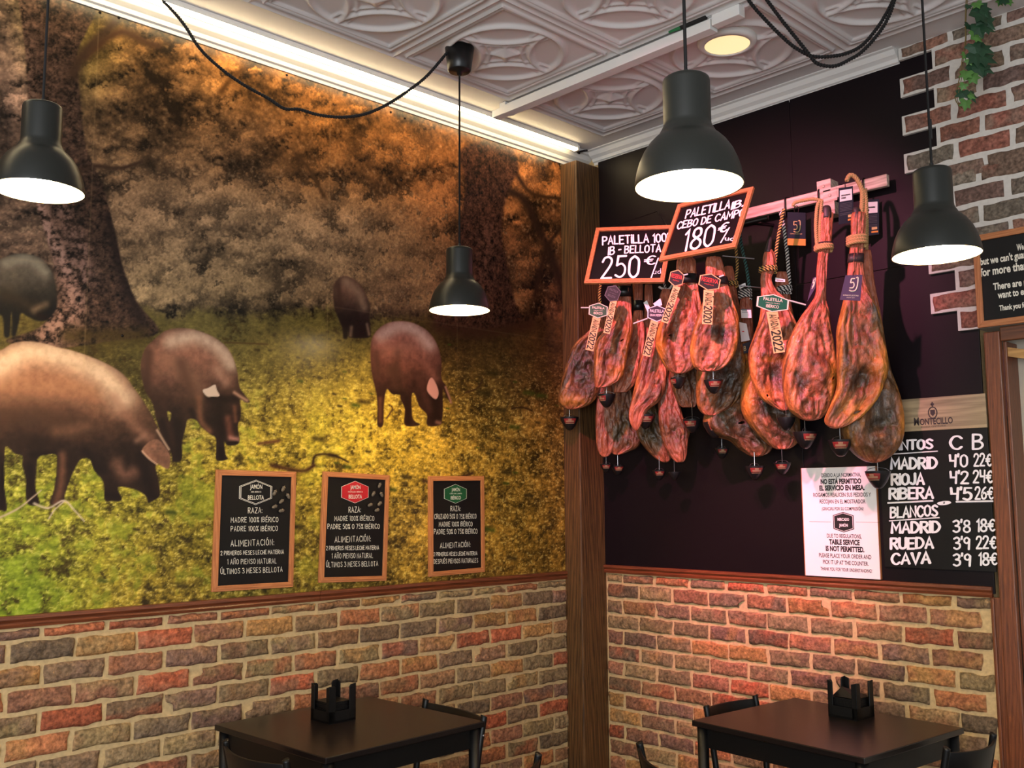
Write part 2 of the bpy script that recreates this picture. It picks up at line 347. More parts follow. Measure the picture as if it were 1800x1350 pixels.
# faux-brick cladding with stepped edge, upper end of the ham wall
def cladding(name, zt, zb, top0, tooth, notch, nrows, first_tooth, label):
    ptsy = []; z = zt; h = .0875; rows = []
    k = 0; edges = []
    while True:
        t1 = min(zt, top0-h*k); t0 = max(zb, top0-h*(k+1))
        if t1 <= zb+.004: break
        e = tooth if (k % 2 == 0) == first_tooth else notch
        edges.append((t1, t0, e)); k += 1
    b = MB()
    for t1, t0, e in edges: b.box((-.030, -3.4, t0), (-.013, -e, t1))
    o = structure(b.build(name, M['mortar2']))
    brick_field('brick_relief', o, (-.029, 0, 0), (0, -1, 0), (0, 0, 1), (-1, 0, 0), k, lambda q: top0-h*q-.007, 0, 3.4, .226, tooth+.004, .073, .017, .009,
                clip=lambda q: edges[q][2]+.010, topcut=zt, pal=PAL2)
    return o
cladding('wall_cladding', 3.60, 2.975, 3.633, 1.930, 2.078, 8, True, '')
cladding('wall_cladding', 2.972, 2.288, 2.988, 2.012, 2.122, 8, True, '')

# ceiling: embossed tiles with interlaced circles
TS, TPX, TPY, TX0, TY0 = .655, .725, .72, -.245, -.366
def tile_h(a, b):
    g = lambda x, c, w: np.exp(-((x-c)/w)**2)
    d = np.maximum(abs(a), abs(b)); r = np.hypot(a, b); R = .80
    h = .010*g(d, .972, .022)+.008*g(d, .915, .016)+.004*g(d, .945, .05)
    h = h+.013*g(r, R, .042); ins = r < R+.01
    for sx in (1, -1):
        for sy in (1, -1):
            da = np.hypot(a-sx*R, b-sy*R); h = np.where(ins, np.maximum(h, .012*g(da, R, .040)), h); h = np.where(ins, np.maximum(h, .007*g(da, R+.11, .020)), h)
    c = .5; rr = math.hypot(c-.25, .25)
    s = np.minimum.reduce([np.hypot(a-c, b), np.hypot(a+c, b), np.hypot(a, b-c), np.hypot(a, b+c)])-rr
    st = (s > 0) & (d < .255)
    return np.where(st, np.maximum(h, .004+.016*np.clip(s/.15, 0, 1)), h)
n = 104; ax = np.linspace(-TPX/TS, TPX/TS, n); A, B = np.meshgrid(ax, np.linspace(-TPY/TS, TPY/TS, n), indexing='ij')
inside = np.maximum(abs(A), abs(B)) <= 1
Hh = np.where(inside, tile_h(A, B), 0)
dgap = np.maximum(abs(A), abs(B)); Hh = np.where(~inside, .004+.006*np.exp(-((dgap-TPX/TS)/.03)**2), Hh)
cb = MB(); cb.box((-7, -6, CZ), (.12, .12, CZ+.05))
ceil = S('ceiling', cb, M['ceil'])
idx = np.arange(n*n).reshape(n, n); ff = np.stack([idx[:-1, :-1], idx[:-1, 1:], idx[1:, 1:], idx[1:, :-1]], -1).reshape(-1, 4).tolist()
tb = MB()
for i in range(4):
    for j in range(4):
        X = TX0-TS/2-TPX*i+A*TS/2; Y = TY0-TS/2-TPY*j+B*TS/2
        Z = CZ-.001-Hh*1.35; tb.add(np.stack([X, Y, Z], -1).reshape(-1, 3), ff)
tb.build('embossed_tiles', M['ceil'], ceil, smooth=True)

# ================================================================== THE PRINTED MURAL
mx0, mx1, mz0, mz1 = -4.45, -.206, 1.198, 3.53
NX, NZ = 1000, 610
GX, GZ = np.meshgrid(np.linspace(mx0, mx1, NX), np.linspace(mz0, mz1, NZ), indexing='ij')
Pw = np.stack([GX, np.full_like(GX, -.004), GZ], -1); D = Pw-CAMC
dz = np.maximum(D@CF, .2); PX = 900+CAMF*(D@CR)/dz; PY = 675-CAMF*(D@CU)/dz     # the print's own motif coordinates
def mix(img, c, a): return img*(1-a[..., None])+np.asarray(c, float)*a[..., None]
sm = lambda x, a, b: (lambda t: t*t*(3-2*t))(np.clip((x-a)/(b-a), 0, 1))
n1 = fbm(GX*5, GZ*5, 5, 0); n2 = fbm(GX*16, GZ*16, 5, 3, .6); n3 = fbm(GX*48, GZ*48, 4, 6, .65); n4 = fbm(GX*110, GZ*110, 3, 2, .7)
ridg = 1-abs(2*fbm(GX*30, GZ*30, 4, 5, .6)-1)
# woodland
def field(pts, sig):   # colours spread from seeds
    W = 0; Cc = 0
    for x, y, c in pts:
        w = np.exp(-(((PX-x)/sig)**2+((PY-y)/sig)**2)/2)+1e-9; W = W+w; Cc = Cc+w[..., None]*np.asarray(c, float)
    return Cc/W[..., None]
bg = 1.22*field([(-60, 50, (122, 92, 72)), (20, 150, (134, 98, 76)), (30, 340, (104, 76, 56)), (230, 60, (112, 72, 36)), (300, 130, (152, 100, 48)), (420, 120, (166, 100, 38)), (600, 190, (162, 96, 36)), (250, 210, (130, 92, 56)),
            (400, 260, (112, 76, 44)), (560, 290, (112, 68, 30)), (700, 260, (136, 80, 32)), (800, 330, (140, 78, 34)), (250, 380, (104, 78, 54)), (360, 400, (116, 90, 64)), (480, 420, (112, 86, 60)), (580, 430, (120, 92, 64)), (700, 430, (92, 64, 40)),
            (300, 500, (110, 88, 58)), (440, 500, (98, 78, 50)), (560, 520, (90, 66, 40)), (700, 520, (84, 58, 34)), (950, 330, (176, 100, 44)), (940, 450, (136, 74, 36)), (860, 480, (96, 56, 32)), (980, 540, (136, 84, 44)), (140, 60, (96, 86, 30))], 62)
n5 = fbm(GX*170, GZ*170, 3, 9, .7)
img = bg*np.clip(.62+1.0*(n1-.5)+.8*(n2-.5)+.7*(n3-.5), .25, 1.6)[..., None]
def win(x0, x1, y0, y1):
    m = (PX > x0) & (PX < x1) & (PY > y0) & (PY < y1); r = np.where(m.any(1))[0]; c = np.where(m.any(0))[0]
    return None if not len(r) else (slice(r[0], r[-1]+1), slice(c[0], c[-1]+1))
rgb = np.random.default_rng(21)
crowns = sorted([(rgb.uniform(-30, 548), rgb.uniform(-260, 1000), 0) for _ in range(430)]+[(rgb.uniform(330, 545), rgb.uniform(200, 800), 1) for _ in range(170)])
for cy_, cx_, kd in crowns:     # soft bush crowns: pale tops over dark undersides, nearer ones painted later
    r = rgb.uniform(11, 30) if not kd else rgb.uniform(14, 38); ry = r*rgb.uniform(.6, .95); w = win(cx_-r*1.6, cx_+r*1.6, cy_-ry*1.6, cy_+ry*1.6)
    if w is None: continue
    dx, dy = (PX[w]-cx_)/r, (PY[w]-cy_)/ry; d = np.hypot(dx, dy)+(n3[w]-.5)*2.2+(n2[w]-.5)*.6; a = sm(d, 1.12, .62)*rgb.uniform(.6, .95)
    sh = (1.36 if not kd else 1.55)-1.0*sm(dy+.25*dx, -.9, 1.0)+.3*(n4[w]-.5)+1.3*(n3[w]-.5)
    img[w] = mix(img[w], bg[w]*np.clip(sh, .2, 2.1)[..., None]*rgb.uniform(.85, 1.12), a)
img = img*np.clip(.98+.28*(n4-.5)+.12*(n5-.5), .5, 1.6)[..., None]
img = mix(img, (222, 178, 128), sm(n3*.75+n4*.25, .585, .76)*.34*(.35+.65*sm(PY, 150, 400)))
gy = img.mean(2, keepdims=True); img = .94*(img*.84+gy*np.array([1.05, .98, .90])*.16)
# meadow
gl = 548+10*(vnoise(PX/60, PY*0, 2)-.5)*2+np.where(PX > 640, (PX-640)*.06, 0)-np.where(PX < 300, 4, 0)
gm = sm(PY+14*(n3-.5)*2, gl-12, gl+14)
gr = field([(0, 640, (126, 108, 52)), (160, 615, (92, 76, 34)), (380, 560, (122, 104, 58)), (520, 600, (152, 128, 60)), (480, 680, (158, 134, 58)), (600, 640, (130, 108, 50)), (560, 740, (166, 140, 44)), (480, 800, (174, 148, 44)), (350, 620, (130, 116, 54)), (150, 900, (150, 138, 44)),
            (40, 950, (146, 142, 46)), (60, 1040, (116, 128, 30)), (200, 990, (162, 146, 46)), (330, 960, (120, 106, 34)), (250, 1050, (140, 104, 36)), (560, 980, (120, 100, 34)), (640, 800, (176, 144, 44)), (720, 800, (168, 132, 42)), (700, 900, (158, 122, 42)), (900, 640, (96, 72, 32)), (950, 600, (104, 66, 36)), (850, 720, (132, 98, 38)), (930, 760, (104, 76, 28)), (900, 900, (134, 98, 34)), (970, 980, (96, 68, 24)), (760, 980, (120, 90, 32)), (860, 590, (84, 52, 28))], 75)
blade = fbm(GX*62+2*n3, GZ*108+2*n2, 3, 7, .7); ka = .45+.55*sm(PY, 570, 820); gr = gr*np.array([.90, .91, .92])*(.80+.32*sm(PY, 600, 760))[..., None]; gt = 1.0+ka*(1.0*(n2-.5)+.8*(n3-.5)+1.15*(blade-.5)+.35*(n5-.5))+.7*(n1-.5)
gcol = gr*np.clip(gt, .3, 2.0)[..., None]
for k in range(620):
    cy_ = rgb.uniform(556, 1075); cx_ = rgb.uniform(-300, 990); r = rgb.uniform(3, 8)*(.7+.8*(cy_-560)/500); w = win(cx_-r*2.6, cx_+r*2.6, cy_-r*1.6, cy_+r*1.6)
    if w is None: continue
    dx, dy = (PX[w]-cx_)/(r*1.9), (PY[w]-cy_)/r; a = sm(np.hypot(dx, dy)+(n4[w]-.5)*2.4, 1.1, .5)*rgb.uniform(.2, .5)*ka[w]
    gcol[w] = mix(gcol[w], gr[w]*np.clip(1.45-1.0*sm(dy, -.8, .8)+1.3*(n4[w]-.5)+.8*(n5[w]-.5), .3, 2.0)[..., None], a)
gcol = mix(gcol, (226, 206, 120), sm(blade*.6+n5*.4, .565, .70)*.5*sm(PY, 590, 720))
gcol = mix(gcol, (84, 108, 24), sm(n2*.6+n1*.5, .56, .70)*.45*sm(PX, 760, 300)*sm(PY, 620, 760)); gcol = mix(gcol, (58, 42, 18), sm(n3*.6+n2*.4, .40, .30)*.6)
img = img*(1-gm[..., None])+gcol*gm[..., None]

def poly_mask(pts, soft=1.6, smooth_n=6):
    P = catmull(pts, smooth_n, True) if smooth_n else np.asarray(pts, float); w = win(P[:, 0].min()-12, P[:, 0].max()+12, P[:, 1].min()-12, P[:, 1].max()+12)
    x, y = PX[w], PY[w]; ins = np.zeros(x.shape, bool); dist = np.full(x.shape, 1e9)
    for (ax_, ay), (bx, by) in zip(P, np.roll(P, -1, 0)):
        if abs(ay-by) > 1e-9:
            c = ((ay > y) != (by > y)) & (x < (bx-ax_)*(y-ay)/(by-ay)+ax_); ins ^= c
        L2 = (bx-ax_)**2+(by-ay)**2+1e-9; t = np.clip(((x-ax_)*(bx-ax_)+(y-ay)*(by-ay))/L2, 0, 1); dist = np.minimum(dist, np.hypot(x-ax_-t*(bx-ax_), y-ay-t*(by-ay)))
    sd = np.where(ins, dist, -dist); return w, sm(sd, -soft, soft), sd
def airbrush(path, width, color, alpha, noise=0., clipm=None):
    P = np.asarray(path, float); P = catmull(P, 5) if len(P) > 2 else P; W = np.broadcast_to(np.asarray(width, float), (2,)) if np.ndim(width) else np.array([width, width], float)
    mw = W.max()*2.2; w = win(P[:, 0].min()-mw, P[:, 0].max()+mw, P[:, 1].min()-mw, P[:, 1].max()+mw)
    if w is None: return
    x, y = PX[w], PY[w]; best = np.full(x.shape, 1e9)
    m = len(P)-1
    for i in range(max(m, 1)):
        a = P[i]; b = P[min(i+1, m)]; L2 = ((b-a)**2).sum()+1e-9; t = np.clip(((x-a[0])*(b[0]-a[0])+(y-a[1])*(b[1]-a[1]))/L2, 0, 1)
        wd = W[0]+(W[1]-W[0])*(i+t)/max(m, 1); best = np.minimum(best, np.hypot(x-a[0]-t*(b[0]-a[0]), y-a[1]-t*(b[1]-a[1]))/wd)
    al = np.exp(-best**2*1.2)*alpha
    if noise >= .8: al = al*np.clip((.75*n3[w]+.25*n4[w]-.39)*5, 0, 1.2)
    elif noise: al = al*np.clip(1-noise+noise*2.4*n3[w], 0, 1.3)
    if clipm is not None: al = al*clipm[w]
    img[w] = mix(img[w], color, np.clip(al, 0, 1))
def sil(pts, soft=1.6, sn=6):
    w, m, sd = poly_mask(pts, soft, sn); full = np.zeros(PX.shape); full[w] = m; return full, w, sd
def zo(pts, s, ox, oy): return [(x/s+ox, y/s+oy) for x, y in pts]
# trees
tm, w, sd = sil([(10, -160), (30, -20), (45, 100), (52, 230), (62, 350), (76, 400), (95, 470), (98, 530), (70, 575), (10, 600), (100, 612), (190, 600), (278, 585), (240, 530), (216, 470), (205, 420), (182, 330), (152, 260), (142, 180), (136, 100), (150, 60), (190, -20), (250, -160)], 2.5)
bark = np.array([64, 46, 35])*np.clip(.95+1.3*(n3-.5)+1.3*(n4-.5)+.5*(n2-.5), .3, 1.8)[..., None]; img = img*(1-tm[..., None])+bark*tm[..., None]
airbrush([(62, 345), (90, 420), (120, 480), (128, 540), (90, 585)], (14, 34), (164, 124, 106), .85, .8, tm); airbrush([(100, 350), (140, 430), (150, 490)], (16, 22), (146, 110, 96), .6, .9, tm)
airbrush([(20, -40), (50, 100), (56, 230)], 14, (130, 96, 76), .45, .9, tm); airbrush([(190, 380), (215, 480), (250, 570)], (10, 16), (34, 24, 20), .7, .3, tm); airbrush([(120, 590), (250, 590)], 16, (66, 52, 22), .6, .6)
for p, wd, c in [([(150, 100), (185, 70), (215, 56), (245, 68), (278, 82)], (9, 7), (66, 42, 26)), ([(140, 300), (170, 292), (210, 296), (250, 284)], (6, 3), (60, 42, 30)), ([(130, 130), (150, 90), (200, 40), (230, -10)], (14, 6), (58, 40, 28)), ([(520, 270), (545, 300), (570, 345)], (3, 5), (76, 50, 28)), ([(390, 160), (405, 140), (430, 120)], (8, 3), (90, 56, 26)),
                 ([(880, 330), (920, 350), (945, 400), (970, 450), (990, 520)], (8, 10), (50, 30, 20)), ([(985, 400), (960, 440), (940, 520)], (4, 5), (54, 32, 20)), ([(905, 300), (935, 340), (1000, 350)], (5, 3), (60, 36, 20))]:
    airbrush(p, wd, c, .9, .25)
tm2, w, sd = sil([(812, 262), (880, 250), (912, 290), (892, 340), (882, 400), (890, 460), (905, 530), (915, 566), (850, 580), (775, 575), (762, 540), (790, 480), (806, 400), (818, 330)], 4)
bark = np.array([64, 38, 28])*np.clip(.95+1.3*(n3-.5)+1.4*(n4-.5)+.5*(n2-.5), .3, 1.8)[..., None]; img = img*(1-.93*tm2[..., None])+bark*.93*tm2[..., None]
airbrush([(860, 400), (850, 470), (840, 540)], 20, (118, 76, 60), .4, 1., tm2); airbrush([(770, 575), (850, 585), (930, 570)], 14, (60, 34, 22), .7, .4)
rg = np.random.default_rng(8)
for x, y, r in [(640, 705, 10), (625, 712, 7), (510, 870, 9), (520, 925, 10), (500, 950, 6), (850, 690, 12), (865, 655, 10), (880, 720, 9), (930, 690, 9), (952, 695, 9), (905, 750, 8), (780, 765, 6), (560, 770, 10), (400, 640, 8), (715, 838, 8), (690, 860, 6), (890, 830, 8), (930, 870, 7), (660, 990, 8), (700, 960, 6), (300, 900, 9), (320, 1030, 9), (345, 1055, 7), (240, 930, 6), (180, 1020, 8), (860, 930, 9), (900, 980, 8), (585, 800, 9), (610, 820, 7), (420, 805, 7)]+[(rg.uniform(300, 980), rg.uniform(590, 990), rg.uniform(2, 5)) for _ in range(90)]:
    airbrush([(x-r*.7, y), (x+r*.7, y+r*.2)], r*.55, (52, 40, 18) if rg.random() < .7 else (56, 66, 20), .75, .5)
# pigs
def pig(pts, base, soft=1.5, strokes=(), hole=None, rim=True):
    m, w, sd = sil(pts, soft)
    if hole is not None: hm, _, _ = sil(hole, soft); m = m*(1-hm)
    base = np.asarray(base, float)*1.14; c = base*np.clip(.98+.42*(n3-.5)+.38*(n2-.5), .5, 1.5)[..., None]; ym, yM = PY[w][m[w] > .5].min(), PY[w][m[w] > .5].max(); tv = (PY-ym)/(yM-ym); c = c*(1.25-.98*sm(tv+.12*(n2-.5)*2, .12, .74))[..., None]; img[:] = img*(1-m[..., None])+c*m[..., None]
    e = np.zeros(PX.shape); e[w] = np.exp(-np.clip(sd, 0, 99)/9.); img[:] = mix(img, np.asarray(base, float)*.42, e*m*.55)
    for s in strokes: airbrush(s[0], s[1], s[2], s[3], s[4] if len(s) > 4 else .2, m)
    return m
HI, MID, DK, VD = (206, 176, 148), (150, 106, 80), (58, 38, 28), (28, 18, 14)
pig(zo([(-60, 160), (0, 150), (60, 128), (120, 125), (190, 145), (240, 200), (265, 280), (270, 370), (250, 410), (215, 440), (170, 440), (130, 420), (100, 405), (90, 440), (75, 508), (56, 508), (58, 440), (52, 405), (46, 508), (20, 512), (10, 420), (-60, 380)], 2.7, 0, 400), (66, 58, 48), 2.2,
    [([(10, 462), (50, 455), (80, 478)], 12, (150, 136, 112), .7), ([(10, 520), (60, 540)], 14, (48, 38, 28), .7), ([(60, 545), (80, 535)], 7, (150, 120, 90), .5), ([(70, 555), (85, 560)], 6, VD, .8)])
pig(zo([(290, 390), (300, 330), (345, 290), (400, 300), (450, 340), (485, 400), (505, 470), (505, 540), (510, 600), (505, 648), (440, 655), (385, 650), (376, 620), (372, 655), (350, 655), (345, 600), (320, 540), (295, 470)], 3.376, 500, 400), (84, 58, 44), 2.2,
    [([(608, 495), (630, 515), (640, 540)], 9, (140, 108, 84), .7), ([(595, 500), (598, 540)], 6, DK, .6), ([(632, 575), (630, 592)], 9, VD, .85), ([(618, 575), (616, 590)], 3.5, (130, 100, 76), .7), ([(645, 570), (649, 588)], 3, (140, 108, 84), .7)])
pm = pig(zo([(90, 480), (95, 360), (130, 260), (200, 190), (290, 115), (400, 85), (520, 90), (630, 120), (740, 170), (840, 250), (900, 350), (935, 470), (955, 600), (1000, 670), (1045, 730), (1010, 738), (960, 710), (968, 800), (962, 870), (940, 945), (955, 1070), (925, 1110), (850, 1115), (822, 1085), (832, 1190), (850, 1235), (755, 1245), (750, 1150), (745, 1050), (690, 1010), (620, 950), (570, 890), (500, 885), (480, 960), (450, 1090), (445, 1240), (370, 1255), (358, 1200), (330, 1140), (270, 1030), (230, 900), (190, 740), (130, 640)], 5, 230, 560), (104, 70, 54), 1.4,
    [([(300, 600), (345, 592), (385, 612), (405, 640)], 15, HI, .78), ([(296, 635), (330, 660), (345, 690)], 16, MID, .55), ([(380, 650), (398, 672)], 10, (176, 130, 104), .6), ([(262, 620), (258, 680), (270, 730)], 11, DK, .6), ([(318, 640), (340, 700), (330, 730)], 13, DK, .45), ([(285, 700), (300, 780)], 12, DK, .6), ([(312, 745), (315, 800)], 8, VD, .8), ([(285, 740), (300, 790)], 6, VD, .6), ([(336, 722), (350, 740)], 7, VD, .6),
     ([(368, 698), (395, 702), (414, 700)], 10, VD, .8), ([(385, 715), (390, 755)], 13, VD, .75), ([(350, 700), (353, 740), (368, 758)], 7, (120, 78, 56), .7), ([(400, 735), (405, 765)], 7, (128, 74, 58), .6), ([(412, 715), (414, 740)], 4, (120, 72, 52), .6), ([(405, 770), (418, 772)], 5, (176, 120, 104), .8), ([(402, 779), (416, 778)], 3, VD, .9), ([(388, 790), (390, 806)], 6, VD, .9)],
    hole=zo([(318, 815), (355, 838), (338, 905)], 5, 230, 560))
em, w, sd = sil([(356, 686), (366, 682), (378, 676), (381, 685), (386, 696), (374, 697), (364, 697)], 1., 3); img[:] = img*(1-em[..., None])+np.array([208, 182, 160.])*em[..., None]; airbrush([(412, 690), (424, 698), (434, 704)], 3.5, (176, 130, 106), .9, 0)
pm = pig([(-60, 640), (-30, 625)]+zo([(0, 200), (80, 155), (170, 142), (260, 152), (360, 180), (450, 200), (580, 245), (700, 300), (780, 360), (840, 440), (890, 510), (940, 590), (985, 680), (1030, 770), (1062, 840), (1060, 900), (1045, 932), (985, 905), (972, 930), (987, 1000), (1000, 1080), (992, 1112), (960, 1135), (925, 1150), (912, 1110), (850, 1070), (760, 1050), (735, 1062), (760, 1120), (745, 1140), (700, 1140), (655, 1135), (650, 1060), (640, 1010), (590, 950), (560, 880), (510, 875), (475, 920), (440, 1000), (408, 1090), (400, 1140), (360, 1160), (310, 1155), (332, 1090), (350, 990), (356, 900), (350, 848), (290, 850), (237, 870), (226, 960), (222, 1060), (247, 1150), (200, 1168), (165, 1140), (160, 1000), (140, 920), (140, 860), (90, 840), (35, 800), (28, 900), (28, 1050), (42, 1190), (0, 1198), (-60, 1190), (-90, 1000), (-160, 700)], 3.553, 0, 560), (112, 76, 56), 1.4,
    [([(-10, 650), (50, 618), (120, 630), (180, 660), (215, 700)], 26, (232, 200, 164), .8), ([(0, 680), (100, 680), (160, 690)], 20, (178, 124, 88), .5), ([(-20, 740), (60, 730), (130, 745)], 30, DK, .55), ([(40, 770), (100, 780)], 20, VD, .45), ([(200, 700), (240, 750), (262, 770)], 13, (156, 108, 84), .5), ([(100, 760), (150, 750)], 12, (130, 90, 66), .45), ([(150, 790), (162, 810), (165, 830)], 9, VD, .6), ([(60, 800), (95, 800)], 8, VD, .7),
     ([(110, 800), (108, 850), (98, 885)], 8, (132, 86, 62), .6), ([(52, 820), (56, 880)], 8, VD, .6), ([(205, 815), (218, 835), (235, 830)], 13, (146, 100, 78), .55), ([(245, 800), (256, 830), (266, 862)], 11, VD, .75), ([(190, 870), (205, 875)], 9, VD, .8), ([(262, 870), (275, 874)], 8, VD, .7), ([(5, 820), (4, 890)], 6, VD, .7), ([(240, 775), (255, 765)], 6, (150, 110, 90), .5)])
em, w, sd = sil(zo([(885, 825), (930, 770), (985, 755), (1030, 800), (1060, 850), (1062, 905), (1045, 938), (985, 905), (920, 865)], 3.553, 0, 560), 1.2); img[:] = img*(1-em[..., None])+(np.array([126, 88, 68])*np.clip(.7+.6*n3, .6, 1.4)[..., None])*em[..., None]
airbrush([(250, 793), (262, 806), (276, 816)], 1.6, (214, 170, 140), .9, 0); airbrush([(272, 800), (284, 806), (292, 812)], 6, (92, 60, 46), .5, .3); airbrush([(276, 756), (288, 776), (297, 790)], 2.2, (206, 170, 140), .8, 0)
pm = pig(zo([(512, 740), (520, 660), (560, 600), (620, 565), (690, 556), (760, 566), (830, 600), (880, 650), (915, 720), (932, 800), (930, 890), (962, 950), (994, 1045), (960, 1000), (940, 960), (940, 1060), (936, 1130), (922, 1170), (850, 1175), (845, 1110), (800, 1060), (775, 990), (756, 990), (755, 1080), (765, 1140), (802, 1172), (715, 1172), (715, 1080), (690, 1020), (685, 992), (640, 987), (606, 960), (590, 1050), (585, 1172), (553, 1175), (553, 1080), (545, 980), (525, 900), (515, 820)], 3.376, 500, 400), (112, 66, 54), 1.4,
    [([(670, 590), (700, 574), (730, 580), (755, 606)], 14, (200, 160, 144), .78), ([(680, 615), (720, 610)], 14, (150, 98, 80), .5), ([(750, 640), (765, 665)], 9, (140, 84, 70), .5), ([(662, 620), (664, 660)], 7, DK, .45), ([(690, 650), (700, 685)], 14, DK, .5), ([(700, 620), (696, 650)], 8, DK, .35), ([(735, 660), (745, 690), (758, 720)], 9, (74, 44, 36), .5), ([(765, 690), (766, 740)], 8, VD, .7), ([(715, 700), (718, 742)], 5, VD, .7), ([(668, 700), (668, 740)], 4, (112, 70, 48), .5), ([(680, 690), (708, 692)], 6, VD, .6), ([(768, 742), (774, 744)], 4, (136, 92, 76), .7)])
em, w, sd = sil(zo([(845, 960), (858, 905), (878, 893), (905, 940), (915, 985), (900, 1018), (870, 1000)], 3.376, 500, 400), 1.); img[:] = img*(1-em[..., None])+np.array([188, 130, 120.])*em[..., None]; airbrush([(783, 680), (789, 696), (793, 708)], 2, (170, 116, 100), .8, 0)
# sticks, clods, dark tufts
for p, wd, c in [([(-10, 914), (30, 895), (60, 872), (72, 862)], (2.4, 1.2), (196, 168, 142)), ([(60, 885), (85, 893), (112, 880), (130, 896), (148, 916)], (2.4, 1.4), (214, 190, 166)), ([(112, 882), (96, 896), (86, 912)], 1.5, (206, 182, 160)), ([(550, 815), (556, 800), (585, 800), (612, 812)], (3, 2), (44, 28, 18)), ([(478, 818), (530, 828), (552, 818)], (5, 4), (66, 38, 22)),
                 ([(680, 735), (690, 718), (684, 712)], 1.6, (70, 46, 26)), ([(818, 690), (840, 682), (848, 668)], 1.8, (64, 42, 24)), ([(900, 718), (918, 716), (935, 722)], 2, (50, 32, 18)), ([(745, 845), (775, 850), (790, 846), (830, 832)], (4, 3), (56, 34, 22)), ([(455, 780), (490, 775)], 3.5, (100, 62, 36)), ([(395, 602), (470, 605)], 2, (80, 60, 30))]:
    airbrush(p, wd, c, .9, .2)
# seams between the printed sheets
for xs in (-2.845, -1.77, -.99): m = np.exp(-((GX-xs)/.0022)**2)*.16; img = mix(img, (214, 176, 120), m*sm(GZ, 1.9, 2.2))
img = mix(img, (190, 150, 104), np.exp(-((GZ-2.475)/.0022)**2)*.16)
mu = fast_grid('wall_mural', Pw, M['mural'], colors=np.clip(lin(np.clip(img, 4, 250))*1.0, 0, .9))
# the print has the thickness of its backing sheet
tag(mu, 'huge glossy print of pigs grazing under oaks covering the wall above the brick', 'wall mural')
for px in [(176, 22), (209, 31), (504, 132), (687, 197), (712, 208), (705, 317), (215, 590)]:
    pins = MB(); P = WL(.005)(px); pins.lathe([(.0, 0), (.006, 0)], 8, P); pins.sphere(P, (.006, .003, .006), 8, 4); pins.build('fixing_pin', M['brass'], mu, smooth=True)

